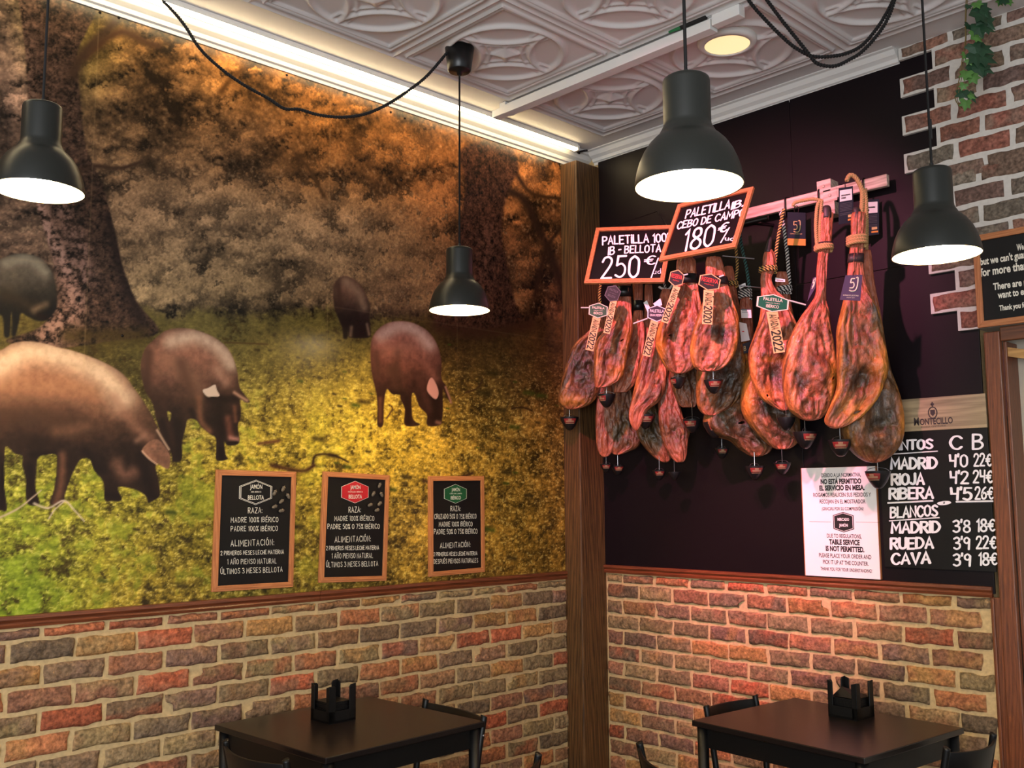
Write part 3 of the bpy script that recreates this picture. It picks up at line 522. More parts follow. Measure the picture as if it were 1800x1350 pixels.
# ================================================================== LETTERING
GL = {
 'A': '0,0 1.5,6 3,0;.6,2 2.4,2', 'B': '0,0 0,6;~0,6 2,5.8 2.5,4.6 1.7,3.5 0,3.1;~0,3.1 2.2,2.9 2.9,1.5 1.9,.2 0,0', 'C': '~3,5 2.1,6 .8,5.5 0,3 .8,.5 2.1,0 3,1', 'D': '0,0 0,6;~0,6 1.8,5.6 3,3 1.8,.4 0,0', 'E': '2.6,6 0,6 0,0 2.6,0;0,3.1 2.1,3.1', 'F': '2.6,6 0,6 0,0;0,3.1 2,3.1',
 'G': '~3,5 2,6 .8,5.6 0,3 .8,.4 2,0 3,.8;3,.8 3,2.6 1.8,2.6', 'H': '0,0 0,6;2.8,0 2.8,6;0,3 2.8,3', 'I': '0,0 0,6', 'i': '0,0 0,4.6;0,5.7 0,6.1', 'J': '~2,6 2,1.5 1.1,0 0,.8', 'K': '0,0 0,6;2.6,6 0,2.6 2.8,0', 'L': '0,6 0,0 2.3,0', 'M': '0,0 .2,6 1.8,2 3.4,6 3.6,0', 'N': '0,0 0,6 2.8,0 2.8,6',
 'O': '~1.5,6 .3,5 0,3 .3,1 1.5,0 2.7,1 3,3 2.7,5 1.5,6', 'P': '0,0 0,6;~0,6 2.2,5.8 2.7,4.4 2,3.1 0,2.7', 'Q': '~1.5,6 .3,5 0,3 .3,1 1.5,0 2.7,1 3,3 2.7,5 1.5,6;1.8,1.4 3,-.3', 'R': '0,0 0,6;~0,6 2.2,5.8 2.6,4.5 1.9,3.3 0,2.9;1.1,3 2.8,0', 'S': '~2.7,5.2 1.5,6 .3,5.1 .8,3.7 2.1,2.6 2.7,1.1 1.4,0 0,.8', 'T': '0,6 3,6;1.5,6 1.5,0', 'U': '~0,6 0,2 .5,.4 1.5,0 2.4,.5 2.8,2 2.8,6', 'V': '0,6 1.5,0 3,6', 'W': '0,6 .9,0 2,4.4 3.1,0 4,6', 'X': '0,0 2.8,6;0,6 2.8,0', 'Y': '0,6 1.5,3 3,6;1.5,3 1.5,0', 'Z': '0,6 2.8,6 0,0 2.8,0',
 '0': '~1.3,6 .2,5 0,3 .2,1 1.3,0 2.4,1 2.6,3 2.4,5 1.3,6', '1': '0,4.9 .8,6 .8,0', '2': '~0,4.7 .5,5.8 1.7,6 2.5,5 2,3.2 0,0;0,0 2.7,0', '3': '~0,5.3 1.2,6 2.3,5.2 2.1,3.8 .9,3.2;~.9,3.2 2.5,2.6 2.5,.8 1.2,0 0,.6', '4': '0,6 .2,3 2.2,3;2.4,6 2.2,0', '5': '2.5,6 .4,6 .2,3.4;~.2,3.4 1.5,3.8 2.5,2.6 2.3,.8 1.2,0 0,.6', '6': '~2.2,5.7 .9,4.6 .1,2.4 .4,.4 1.5,0 2.5,1 2.3,2.6 1.2,3 .2,2', '7': '0,6 2.5,6 1,0', '8': '~1.4,3.2 .4,4 .5,5.5 1.4,6 2.3,5.5 2.4,4 1.4,3.2 .2,2.1 .2,.7 1.4,0 2.6,.7 2.6,2.1 1.4,3.2', '9': '~2.4,5 1.3,6 .2,5 .4,3.5 1.5,3.1 2.4,4.2;2.4,5 2.2,0',
 '€': '~3,5.2 2.2,5.8 1.2,5 .8,3 1.2,1 2.2,.2 3,.8;0,3.6 2.3,3.6;0,2.5 2.1,2.5', '%': '0,0 2.8,6;~.6,6 0,5.4 .2,4.4 .7,4.2 1.1,5 .6,6;~2.3,1.8 1.7,1.2 1.9,.2 2.5,0 2.9,.8 2.3,1.8', '/': '0,-.8 2,6.4', "'": '.1,6.3 0,5', ':': '0,.2 0,.7;0,3.2 0,3.7', '.': '0,0 0,.4', '-': '0,2.8 1.3,2.8', '·': '.2,2.8 .2,3.2', 'º': '~.8,3.5 .1,2.6 0,1.5 .3,.3 .9,0 1.5,.8 1.6,2 1.3,3 .8,3.5', '~': '~0,0 .8,.5 1.6,0 2.4,.5',
 'u': '~0,3 0,.9 .8,0 1.8,.8;1.8,3.2 1.8,0', 'd': '~1.9,2.4 1,3 .1,2 .2,.4 1,0 1.9,.8;1.9,5.6 1.9,0', 'o': '~1,3.2 .1,2.4 0,1.4 .4,.2 1,0 1.8,.6 2,1.6 1.7,2.8 1,3.2'}
for a_, b_ in zip('ÁÉÍÓÚ', 'AEIOU'): GL[a_] = GL[b_]+(';1.2,6.8 2,7.9' if b_ != 'I' else ';0,6.8 .8,7.9')
GL['Ñ'] = GL['N']+';~.3,7 1,7.5 1.8,7 2.5,7.5'
def stroke2d(s, thick=.12, gap=1.1, wob=0., seed=1):
    """single-stroke lettering: flat round-ended ribbons, cap height 1"""
    rs = random.Random(seed); vs = []; fs = []; x = 0.; lay = 0.
    for ch in s:
        if ch == ' ': x += 2.0; continue
        g = GL[ch]; wmax = 0; oy = rs.uniform(-wob, wob)
        for st in g.split(';'):
            lay = (lay+.08) if lay < .55 else 0.
            cur = st[0] == '~' and len(st) > 1; pts = [tuple(map(float, q.split(','))) for q in st.lstrip('~').split()]
            wmax = max(wmax, max(p[0] for p in pts)); P = np.array(pts)
            if cur: P = catmull(P, 5)
            P = (P+np.array([x, oy*6]))/6; h = thick/2*rs.uniform(.9, 1.1)
            b = len(vs); m = len(P); T = np.gradient(P, axis=0); T /= np.linalg.norm(T, axis=1)[:, None]+1e-9; Nn = np.stack([-T[:, 1], T[:, 0]], 1)
            for i in range(m):
                k = 1.
                if 0 < i < m-1 and not cur:
                    a = unit(P[i]-P[i-1]); c = unit(P[i+1]-P[i]); d = unit(a+c+1e-6); Nn[i] = (-d[1], d[0]); k = 1/max(.5, abs(d@a))
                vs += [(*(P[i]+Nn[i]*h*k), lay), (*(P[i]-Nn[i]*h*k), lay)]
            fs += [(b+2*i, b+2*i+1, b+2*i+3, b+2*i+2) for i in range(m-1)]
            for e, tg in ((0, -T[0]), (m-1, T[-1])):
                b2 = len(vs); a0 = math.atan2(tg[1], tg[0])
                for k in range(7): vs.append((P[e][0]+h*math.cos(a0-math.pi/2+math.pi*k/6), P[e][1]+h*math.sin(a0-math.pi/2+math.pi*k/6), lay+.03+.02*(e > 0)))
                fs.append(tuple(range(b2, b2+7)))
        x += wmax+gap
    return np.array(vs), fs, max((x-gap)/6, .05)
_fc = {}
def font2d(s, bold=0.):
    if (s, bold) in _fc: return _fc[(s, bold)]
    cu = bpy.data.curves.new('lettering', 'FONT'); cu.body = s; cu.offset = bold; cu.resolution_u = 3
    o = bpy.data.objects.new('lettering', cu); COL.objects.link(o); bpy.context.view_layer.update()
    me = bpy.data.meshes.new_from_object(o.evaluated_get(bpy.context.evaluated_depsgraph_get()))
    v = np.array([(q.co.x, q.co.y) for q in me.vertices]); f = [tuple(p.vertices) for p in me.polygons]
    bpy.data.objects.remove(o); bpy.data.curves.remove(cu); bpy.data.meshes.remove(me)
    v[:, 0] -= v[:, 0].min(); v /= .72; _fc[(s, bold)] = (v, f, v[:, 0].max()); return _fc[(s, bold)]
def write(mb, v2f, O, U, V, lift, mi=0):   # fit the text width to U, cap height to V, lifted off the surface by the vector `lift`
    v, f, w = v2f; P = np.asarray(O)+v[:, :1]/w*np.asarray(U)+v[:, 1:2]*np.asarray(V)+np.asarray(lift)*(1+(v[:, 2:3] if v.shape[1] > 2 else 0))
    if np.cross(U, V)@lift < 0: f = [q[::-1] for q in f]
    mb.add(P, f, mi)
def text_px(mb, v2f, bl, br, hpx, fn, lift, mi=0):   # traced baseline ends and letter height in pixels
    O = fn(bl); E = fn(br); T = fn((bl[0]+.0, bl[1]-hpx)); V = T-O; U = E-O; n = unit(lift); V = V-n*(V@n)
    write(mb, v2f, O, U, V, np.asarray(lift), mi)

def picture_frame(root, O, U, V, w, depth, back, fm_h, fm_v, horiz, name='frame'):
    """mitred frame; O top-left, U across, V down, front faces -cross(U,V)"""
    O, U, V = map(np.asarray, (O, U, V)); n = -unit(np.cross(U, V)); u = unit(U); v = unit(V)
    o = [O, O+U, O+U+V, O+V]; i = [O+u*w+v*w, O+U-u*w+v*w, O+U+V-u*w-v*w, O+V+u*w-v*w]
    m = MB()
    for k in range(4):
        a, b, c, d = o[k], o[(k+1) % 4], i[(k+1) % 4], i[k]; t = .35
        m.prism([a+n*back, b+n*back, c+n*back, d+n*back], n*depth, 0 if k % 2 == 0 else 1)
        a2, b2, c2, d2 = a+(d-a)*t, b+(c-b)*t, c, d
        m.prism([a2+n*(back+depth), b2+n*(back+depth), c2+n*(back+depth), d2+n*(back+depth)], n*.0022, 0 if k % 2 == 0 else 1)
    return m.build(name, [fm_h, fm_v], root, bevel=.0012), n

def hexagon(c, U, V, W, H, pt=.34):   # pointed top and bottom, as on the badges
    q = [(0, 1), (1, 1-pt*1.5), (1, -1+pt*1.5), (0, -1), (-1, -1+pt*1.5), (-1, 1-pt*1.5)]
    return [np.asarray(c)+np.asarray(U)*x*W+np.asarray(V)*y*H for x, y in q]

# ================================================================== CHALKBOARDS ON THE MURAL
def chalkboard(label, tl, tr, br, bl, badge_mat, badge_ink, badge, lines, acorns):
    fn = WL(.006); A, B_, C_, D_ = map(fn, (tl, tr, br, bl)); U = (B_-A+C_-D_)/2; V = (D_-A+C_-B_)/2; cen = (A+B_+C_+D_)/4
    U[1] = 0; V[1] = 0; O = cen-U/2-V/2
    t = thing('chalkboard', label, 'chalkboard', (cen[0], -.004, O[2]+V[2]), 'framed chalkboards on the mural')
    fr, n = picture_frame(t, O, U, V, .023, .014, -.001, M['frame_h'], M['frame_z'], 0)
    MB().obox(O+.01*unit(U)+.01*unit(V), U-.02*unit(U), V-.02*unit(V), n*.008).build('slate', M['slate'], t)
    tx = MB(); fb = WL(.0155); L = np.array([0, -.0012, 0]); f2 = WL(.014)
    for s, a, b, hpx, th in lines:
        mdx, mdy = (a[0]+b[0])/2, (a[1]+b[1])/2; k = .945 if b[0]-a[0] > .6*(tr[0]-tl[0]) else 1.
        text_px(tx, stroke2d(s, th*.86, 1.55, .05, len(s)), (mdx+(a[0]-mdx)*k, mdy+(a[1]-mdy)*k), (mdx+(b[0]-mdx)*k, mdy+(b[1]-mdy)*k), hpx, f2, L)
    tx.build('lettering', M['chalk'], t)
    c, w, h = badge[0]; c3 = f2(c); W = abs(f2((c[0]+w, c[1]))[0]-c3[0]); H = abs(f2((c[0], c[1]-h))[2]-c3[2]); X = np.array([1, 0, 0]); Zz = np.array([0, 0, 1.])
    bm = MB(); bm.prism(hexagon(c3, X, Zz, W, H), L*1.0, 0); bm.prism(hexagon(c3+L, X, Zz, W*.972, H*.972), L*.4, 1)
    if badge_mat is M['slate']: bm.prism(hexagon(c3+L*1.4, X, Zz, W*.925, H*.925), L*.3, 0); bm.prism(hexagon(c3+L*1.7, X, Zz, W*.885, H*.885), L*.3, 1)
    else: bm.prism(hexagon(c3+L*1.4, X, Zz, W*.92, H*.92), L*.5, 2)
    for s, dx, dy, wd, hh in badge[1]: write(bm, font2d(s, .006), c3+X*(dx-wd/2)*W+Zz*dy*H+L*2.3, X*wd*W, Zz*hh*H, L*.4, 3)
    bm.build('badge', [badge_ink if badge_mat is M['slate'] else M['chalk'], M['slate'] if badge_mat is M['slate'] else badge_mat, badge_mat, badge_ink], t)
    for px, py, ang in acorns:
        p = WL(.022)((px, py)); R = np.array(Matrix.Rotation(ang, 3, 'Y')); ac = MB(); ac.sphere(p, (.0075, .0065, .0115), 10, 8, 0, R)
        ac.sphere(p+R@np.array([0, 0, .008]), (.0085, .0075, .006), 10, 6, 0, R); ac.tube([p+R@np.array([0, 0, .012]), p+R@np.array([0, 0, .018])], .0012, 5); ac.build('acorn', M['acorn'], t, smooth=True)
    return t
Z1 = lambda x, y: (x/5.87+370, y/5.87+815)
chalkboard('framed chalkboard with a black hexagon badge and six acorns, farthest from the corner post', (379, 826), (518, 829), (513, 1032), (370, 1040), M['slate'], M['chalk'],
    (((449.5, 865.5), 28.5, 22), [('JAMÓN', 0, .28, .74, .36), ('100% IBÉRICO', 0, -.02, .62, .12), ('BELLOTA', 0, -.58, .98, .36)]),
    [('RAZA:', Z1(387, 512), Z1(530, 508), 9.5, .11), ('MADRE 100% IBÉRICO', Z1(195, 606), Z1(710, 600), 8.6, .11), ('PADRE 100% IBÉRICO', Z1(195, 696), Z1(705, 692), 8.6, .11), ('ALIMENTACIÓN:', Z1(208, 852), Z1(652, 842), 10.5, .10),
     ('2 PRIMEROS MESES LECHE MATERNA', Z1(85, 945), Z1(772, 928), 7, .14), ('1 AÑO PIENSO NATURAL', Z1(160, 1040), Z1(692, 1026), 8.6, .11), ('ÚLTIMOS 3 MESES BELLOTA', Z1(85, 1140), Z1(758, 1114), 9, .11)],
    [(482.5, 867, .5), (497.5, 860, .5), (507, 873, -.6), (494, 882, .9), (482, 891, 1.2), (494, 898, 1.4)])
Z2 = lambda x, y: (x/3.2727+350, y/3.2727+780)
chalkboard('framed chalkboard with a red hexagon badge, between the two other chalkboards', (567, 828), (682, 836), (677, 1020), (558, 1025), M['red'], M['chalk'],
    (((624, 865), 23.5, 19.5), [('JAMÓN', 0, .26, .74, .36), ('75% RAZA IBÉRICA', 0, -.04, 1.1, .12), ('BELLOTA', 0, -.58, .98, .36)]),
    [('RAZA:', Z2(860, 396), Z2(928, 393), 9.5, .11), ('MADRE 100% IBÉRICO', Z2(772, 444), Z2(1012, 442), 8.4, .11), ('PADRE 50% O 75% IBÉRICO', Z2(730, 490), Z2(1045, 488), 8.4, .12), ('ALIMENTACIÓN:', Z2(780, 566), Z2(985, 562), 9.8, .10),
     ('2 PRIMEROS MESES LECHE MATERNA', Z2(722, 612), Z2(1042, 608), 6.8, .14), ('1 AÑO PIENSO NATURAL', Z2(756, 660), Z2(1005, 655), 8.4, .11), ('ÚLTIMOS 3 MESES BELLOTA', Z2(722, 710), Z2(1036, 702), 8.6, .11)],
    [(667, 854, .5), (656, 869, .6), (671, 870, -.5), (667, 886, .8), (650, 888, 1.2), (662, 897, 1.3)])
chalkboard('framed chalkboard with a green hexagon badge, nearest to the corner post', (751, 837), (849, 837), (849, 1005), (753, 1014), M['green'], M['chalk'],
    (((800.5, 868), 19.5, 17), [('JAMÓN', 0, .26, .74, .36), ('CEBO DE CAMPO', 0, -.04, 1.1, .12), ('IBÉRICO', 0, -.58, .9, .36)]),
    [('RAZA:', Z2(1446, 388), Z2(1502, 386), 8.6, .11), ('CRUZADO 50% O 75% IBÉRICO', Z2(1346, 432), Z2(1600, 430), 8.2, .12), ('MADRE 100% IBÉRICO', Z2(1374, 476), Z2(1576, 474), 8, .12), ('PADRE 50% O 75% IBÉRICO', Z2(1344, 520), Z2(1606, 516), 8.4, .12), ('ALIMENTACIÓN:', Z2(1386, 600), Z2(1558, 594), 9, .11),
     ('2 PRIMEROS MESES LECHE MATERNA', Z2(1342, 646), Z2(1606, 640), 6.4, .15), ('DESPUÉS PIENSOS NATURALES', Z2(1342, 690), Z2(1610, 682), 7.6, .12)], [])

# ================================================================== PRICE BOARDS OVER THE HAMS
def price_board(label, P, lines, wires):
    P = [np.array(p) for p in P]; O = P[0]; U = P[1]-P[0]; V = P[3]-P[0]; V = V-unit(U)*(V@unit(U))
    t = thing('price_board', label, 'price board', O+U/2+V, 'chalk price boards over the hams')
    fr, n = picture_frame(t, O, U, V, .022, .014, 0, M['frame_y'], M['frame_z'], 0)
    MB().obox(O+.008*unit(U)+.008*unit(V), U-.016*unit(U), V-.016*unit(V), n*.007).build('slate', M['slate2'], t)
    tx = MB(); fn = lambda px: hit(px, O+n*.0072, n)
    for s, a, b, tl, th in lines:
        o = fn(a); e = fn(b); v = (fn(tl)-o)*(.97 if s.isdigit() else .86); write(tx, stroke2d(s, th, 1.15, .03, len(s)), o, e-o, v, n*.0012)
    tx.build('lettering', M['marker'], t)
    if wires:
        k = MB()
        for a, b in wires: k.tube([a, b], .0016, 5)
        k.build('hanging_wire', M['brass'], t)
    return t
PA = [(-.45, -.484, 2.983), (-.285, -.858, 2.952), (-.42, -.902, 2.634), (-.586, -.528, 2.664)]
a4 = lambda x, y: (x/8.4375+1040, y/8.4375+400)
price_board('chalk price board reading 250, partly covered by the board beside it', PA,
    [('PALETiLLA 100%', a4(165, 255), a4(1200, 205), a4(165, 120), .17), ('IB -', a4(248, 408), a4(430, 385), a4(258, 275), .17), ('BELLOTA', a4(490, 382), a4(1022, 360), a4(498, 260), .17), ('250', a4(145, 750), a4(690, 728), a4(175, 432), .10), ('€', a4(785, 560), a4(930, 545), a4(800, 405), .11), ('/', a4(880, 720), a4(985, 700), a4(885, 450), .06), ('ud.', a4(915, 690), a4(1050, 680), a4(915, 600), .07)],
    [(np.array((-.02, -.55, 3.15)), np.array((-.44, -.50, 2.975))), (np.array((-.02, -.55, 3.15)), np.array((-.30, -.83, 2.95)))])
PB = [(-.45, -1.011, 2.991), (-.453, -1.431, 2.979), (-.601, -1.430, 2.678), (-.598, -1.010, 2.690)]
a5 = lambda x, y: (x/5+1000, y/5+320)
price_board('chalk price board reading 180, tilted back and overlapping the 250 board', PB,
    [('PALETiLLA', a5(1025, 320), a5(1410, 232), a5(1045, 238), .17), ('IB.', a5(1432, 240), a5(1528, 212), a5(1448, 168), .17), ('CEBO DE CAMPO', a5(950, 415), a5(1535, 300), a5(968, 345), .17), ('180', a5(1005, 605), a5(1262, 558), a5(1040, 420), .11), ('€', a5(1310, 455), a5(1385, 430), a5(1335, 360), .13), ('/', a5(1338, 518), a5(1400, 500), a5(1350, 410), .07), ('ud.', a5(1375, 512), a5(1465, 518), a5(1385, 462), .12)], None)

# ================================================================== HAMS
def ham(label, outline, off, flat=.62, cut=.25, dark=0., pink=0., neck=None, hoof_px=None, hoofs=None, band=None, rope=None, seed=0, fwd=0., orange=.3, marks=()):
    """traced outline -> solid body with its own depth; hangs in an upright plane facing the aisle"""
    P = np.asarray(outline, float); top, bot = P[:, 1].min(), P[:, 1].max(); cx = P[:, 0].mean(); cy = (top+bot)/2
    fn = FP((cx, cy), off, fwd); Q = catmull(P, 5, True)
    nr, nc = 124, 72; tt = np.linspace(0, 1, nr); ys = top+(bot-top)*(tt*.8+.2*(.5-.5*np.cos(np.pi*tt))); ys[0] += .3; ys[-1] -= .25
    ring = []; Lr = []
    for y in ys:
        xs = []
        for a, b in zip(Q, np.roll(Q, -1, 0)):
            if (a[1] > y) != (b[1] > y): xs.append(a[0]+(y-a[1])*(b[0]-a[0])/(b[1]-a[1]))
        if len(xs) < 2: xs = [cx-.5, cx+.5]
        Lr.append((min(xs), max(xs)))
    Lr = np.array(Lr); ctr = []; hw = []
    for (a, b), y in zip(Lr, ys):
        A = fn((a, y)); B = fn((b, y)); ctr.append((A+B)/2); hw.append(max(np.linalg.norm(A-B)/2, .002))
    ctr = np.array(ctr); hw = np.array(hw); ks = np.ones(7)/7
    hs = np.convolve(np.pad(hw, 3, 'edge'), ks, 'valid'); hs = np.convolve(np.pad(hs, 3, 'edge'), ks, 'valid')
    depth = np.minimum(np.minimum(hs*flat, .092), hw*1.0+.0) ; wmax = hw.max()
    th = np.linspace(0, 2*np.pi, nc, endpoint=False); ct, st = np.cos(th), np.sin(th)
    s = np.broadcast_to(np.sign(ct)*np.abs(ct)**.92, (nr, nc)); t = np.broadcast_to(tt[:, None], (nr, nc))
    dd = np.sign(st)*np.abs(st)**.8; front = st < 0
    body = np.clip((hw-.03)/.05, 0, 1)[:, None]
    rec = np.where(front, cut*np.exp(-(s/.62)**4)*np.clip(-st, 0, 1), 0)*body*(.5+.9*vnoise(s*1.4+seed*3.1, t*4+seed, 3))
    dpt = depth[:, None]*(dd+rec)
    X = ctr[:, None, :]+(s*hw[:, None])[..., None]*RH+dpt[..., None]*FH
    nx = np.cos(th)*.5; ang = np.broadcast_to(ct, (nr, nc)); ang2 = np.broadcast_to(st, (nr, nc)); uu = (s*wmax*1.0); zz = X[..., 2]
    lump = fbm(ang*2.2+seed*7.7, zz*9+ang2*2.2, 4, seed)-.5; wr_ = fbm(ang*7+seed*3.3+zz*3, zz*20+ang2*7, 3, seed+4)-.5; amp = np.clip(hw/.08, .15, 1)[:, None]
    edgek = (1-.9*np.abs(ct)**6)
    disp = (lump*.046+wr_*.028-np.exp(-((fbm(ang*2.6+seed*1.7+zz*2, zz*7+ang2, 2, seed+8)-.5)/.035)**2)*.014)*amp*edgek
    if cut >= .35: gro = np.where(front, np.exp(-((np.abs(s)-.74)/.07)**2), 0)*body; disp = disp-gro*.006
    Nn = np.broadcast_to(ct[:, None]*RH*.3+st[:, None]*FH, (nr, nc, 3)); X = X+disp[..., None]*Nn
    vx = (Lr[:, :1]+Lr[:, 1:])/2+s*(Lr[:, 1:]-Lr[:, :1])/2; vy = np.broadcast_to(ys[:, None], vx.shape); fr_ = np.where(front, np.clip(-st*1.6, 0, 1), 0); crust_shade = np.zeros(vx.shape); ochre = np.zeros(vx.shape)
    for kind, mx_, my_, rx_, ry_, dp_, dk_ in marks:   # hollows with painted shade, bone ends, fat rims, dark crusts of the cut face
        q = np.hypot((vx-mx_)/rx_/1.15, (vy-my_)/ry_/1.15)+(lump*.5 if kind != 'ring' else 0); g_ = np.exp(-((q-.85)/.28)**2) if kind == 'ring' else np.exp(-q**2.6*.8)
        if kind == 'fat': ochre = np.maximum(ochre, g_*dk_*np.where(front, 1, .6)); X = X-(g_*dp_*fr_)[..., None]*FH; continue
        X = X+(g_*dp_*fr_)[..., None]*FH*(-1 if kind == 'ring' else 1)
        crust_shade = np.maximum(crust_shade, (g_ if kind != 'ring' else np.exp(-q**4))*dk_*np.minimum(1, fr_*1.5))
    # colour of the cured surface: salmon fat, brown crust, dark mould, painted back-row shade
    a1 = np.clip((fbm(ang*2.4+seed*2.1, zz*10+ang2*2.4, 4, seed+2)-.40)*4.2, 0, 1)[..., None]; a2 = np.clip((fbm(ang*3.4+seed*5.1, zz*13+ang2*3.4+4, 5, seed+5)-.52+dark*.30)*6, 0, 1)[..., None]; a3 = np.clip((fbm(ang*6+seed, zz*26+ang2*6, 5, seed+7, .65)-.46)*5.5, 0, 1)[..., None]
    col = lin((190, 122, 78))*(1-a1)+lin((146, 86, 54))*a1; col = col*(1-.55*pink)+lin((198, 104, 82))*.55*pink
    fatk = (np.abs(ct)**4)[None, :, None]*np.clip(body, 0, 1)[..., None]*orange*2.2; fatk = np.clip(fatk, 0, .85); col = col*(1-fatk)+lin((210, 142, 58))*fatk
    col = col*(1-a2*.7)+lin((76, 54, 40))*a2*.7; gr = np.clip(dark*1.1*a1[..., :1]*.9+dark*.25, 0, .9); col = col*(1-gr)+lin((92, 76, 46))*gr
    col = col*(.62+.58*a3); col = col*(1-.5*gro[..., None]) if cut >= .35 else col; col = col*(.58 if dark >= .65 else 1.); low = np.clip((tt-.80)/.2, 0, 1)[:, None, None]*.35; col = col*(1-low)+lin((132, 84, 50))*low  # dark hams deepened again for the shade behind the front row
    col = col*(1-ochre[..., None])+lin((214, 134, 44))*ochre[..., None]; col = col*(1-crust_shade[..., None])+lin((34, 27, 18))*crust_shade[..., None]
    nk = (1-body)[..., None]*.8; col = col*(1-nk)+lin((186, 100, 72))*nk
    root = thing('cured_ham', label, 'ham', (ctr[0][0], ctr[0][1], ctr[-1][2]), 'cured hams hanging on the black wall')
    b = MB(); vs = X.reshape(-1, 3); idx = np.arange(nr*nc).reshape(nr, nc); nxt = np.roll(idx, -1, 1)
    fs = np.stack([idx[:-1], nxt[:-1], nxt[1:], idx[1:]], -1).reshape(-1, 4).tolist(); fs += [tuple(idx[0].tolist()[::-1]), tuple(idx[-1].tolist())]
    fs = [f[::-1] for f in fs]; b.add(vs, fs, 0, col.reshape(-1, 3)); b.build('meat', M['ham'], root, smooth=True, col=True)
    zof = lambda y: int(np.clip(np.searchsorted(ys, y), 0, nr-1))
    root['_'] = 0; del root['_']
    if band:
        for y0, y1, mt in band:
            i0, i1 = zof(y0), max(zof(y1), zof(y0)+1); m = MB(); R_ = []
            for i in (i0, i1):
                R_.append(ctr[i]+(hw[i]*1.10+.002)*ct[:, None]*RH+(depth[i]*1.12+.003)*st[:, None]*FH)
            vs = np.concatenate(R_); m.add(vs, [(k, nc+k, nc+(k+1) % nc, (k+1) % nc) for k in range(nc)])
            o = m.build('neck_band', M[mt], root, smooth=True); sd = o.modifiers.new('thick', 'SOLIDIFY'); sd.thickness = .002
    if hoofs:
        for a, bq, r0, r1 in hoofs:
            A, B = fn(a), fn(bq); k = np.linspace(0, 1, 9); m = MB(); m.tube([A+(B-A)*x for x in k], [r0*(1-x)**.5*1.0+r1*x**.8 if x > 0 else r0 for x in k]); m.build('hoof', M['hoof'], root, smooth=True)
    if rope:
        for rp in rope: build_rope(root, rp, fn)
    return root, fn
def twist(m, path, R, strands, n=10, pitch=.03):
    P = np.asarray(path, float); seg = np.linalg.norm(np.diff(P, axis=0), axis=1); Ltot = seg.sum(); s = np.concatenate([[0], np.cumsum(seg)])
    N_ = max(12, int(Ltot/pitch*8)); q = np.linspace(0, Ltot, N_); P = np.stack([np.interp(q, s, P[:, k]) for k in range(3)], 1)
    T = np.gradient(P, axis=0); T /= np.linalg.norm(T, axis=1)[:, None]+1e-9; a = np.array([.31, .52, .79]); Nn = np.cross(T, a); Nn /= np.linalg.norm(Nn, axis=1)[:, None]; B = np.cross(T, Nn)
    ns = len(strands)
    for k, mi in enumerate(strands):
        ph = 2*np.pi*(q/pitch)+2*np.pi*k/ns; c = P+R*.52*(np.cos(ph)[:, None]*Nn+np.sin(ph)[:, None]*B); m.tube(c, R*.56 if ns > 2 else R*.54, 6, mi)
def build_rope(root, rp, fn, name='rope'):
    path, R, mats = rp; pts = [fn(p) if len(p) == 2 else np.asarray(p, float) for p in path]; pts = catmull(pts, 6) if len(pts) > 2 else np.array(pts)
    m = MB(); twist(m, pts, R, [i % len(mats) for i in range(3 if len(mats) < 2 else 4)]); return m.build(name, [M[x] for x in mats], root, smooth=True)
def wrap(fn, x0, x1, y, turns=2, dy=5, depth=.03, n=10):   # rope coils round a leg
    out = []
    for i in range(turns*n+1):
        a = 2*math.pi*i/n; cxx = (x0+x1)/2; p = fn((cxx+(x1-x0)/2*math.cos(a), y+dy*i/n)); out.append(tuple(p-FH*depth*math.sin(a)))
    return out
g5 = lambda pts, ox, oy: [(x/5+ox, y/5+oy) for x, y in pts]
HM = {}
def H(key, label, outline, off, **k): HM[key] = ham(label, outline, off, seed=len(HM)+1, **k)
GB, BW, GW, HP = ['ropegold', 'ropeblk'], ['ropewht', 'ropeblk'], ['ropegrn', 'ropeblk'], ['rope']
# nearest row over the tables
H('h1', 'dark crusted ham hanging in front of the timber post, green hexagon tag', [(1054, 545), (1066, 548), (1066, 580), (1060, 610), (1058, 650), (1053, 690), (1036, 712), (1004, 720), (986, 713), (981, 700), (986, 676), (996, 636), (1010, 604), (1036, 580), (1048, 560)], .30, dark=.45, orange=.25, rope=[([(1058, 548), (1054, 520), (1056, 500), (1062, 480)], .008, GB)], band=None, marks=[('hole', 1018, 645, 22, 26, 0.01, 0.85), ('hole', 1034, 676, 12, 24, 0.0, 0.6), ('fat', 1005, 706, 24, 9, 0.004, 0.45)])
H('h2', 'ham with a black hexagon tag and black neck band', [(1088, 470), (1106, 470), (1109, 505), (1110, 540), (1112, 580), (1104, 620), (1094, 662), (1080, 675), (1060, 682), (1046, 680), (1044, 636), (1048, 600), (1070, 572), (1083, 540), (1086, 505)], .41, cut=.35, pink=.2, dark=.1, orange=.45, band=[(503, 521, 'plasticblk')], marks=[('hole', 1066, 588, 12, 8, 0.008, 0.7), ('hole', 1064, 635, 6, 28, 0.008, 0.55), ('hole', 1092, 600, 12, 20, 0.0, 0.45), ('fat', 1103, 610, 6, 30, 0.004, 0.5), ('fat', 1085, 655, 16, 10, 0.003, 0.4)])
H('h3', 'slim ham with a black neck band just behind the black tagged one', [(1112, 480), (1128, 480), (1130, 545), (1134, 592), (1128, 640), (1120, 670), (1100, 690), (1080, 690), (1088, 640), (1104, 590), (1114, 546)], .24, pink=.5, band=[(528, 545, 'plasticblk')])
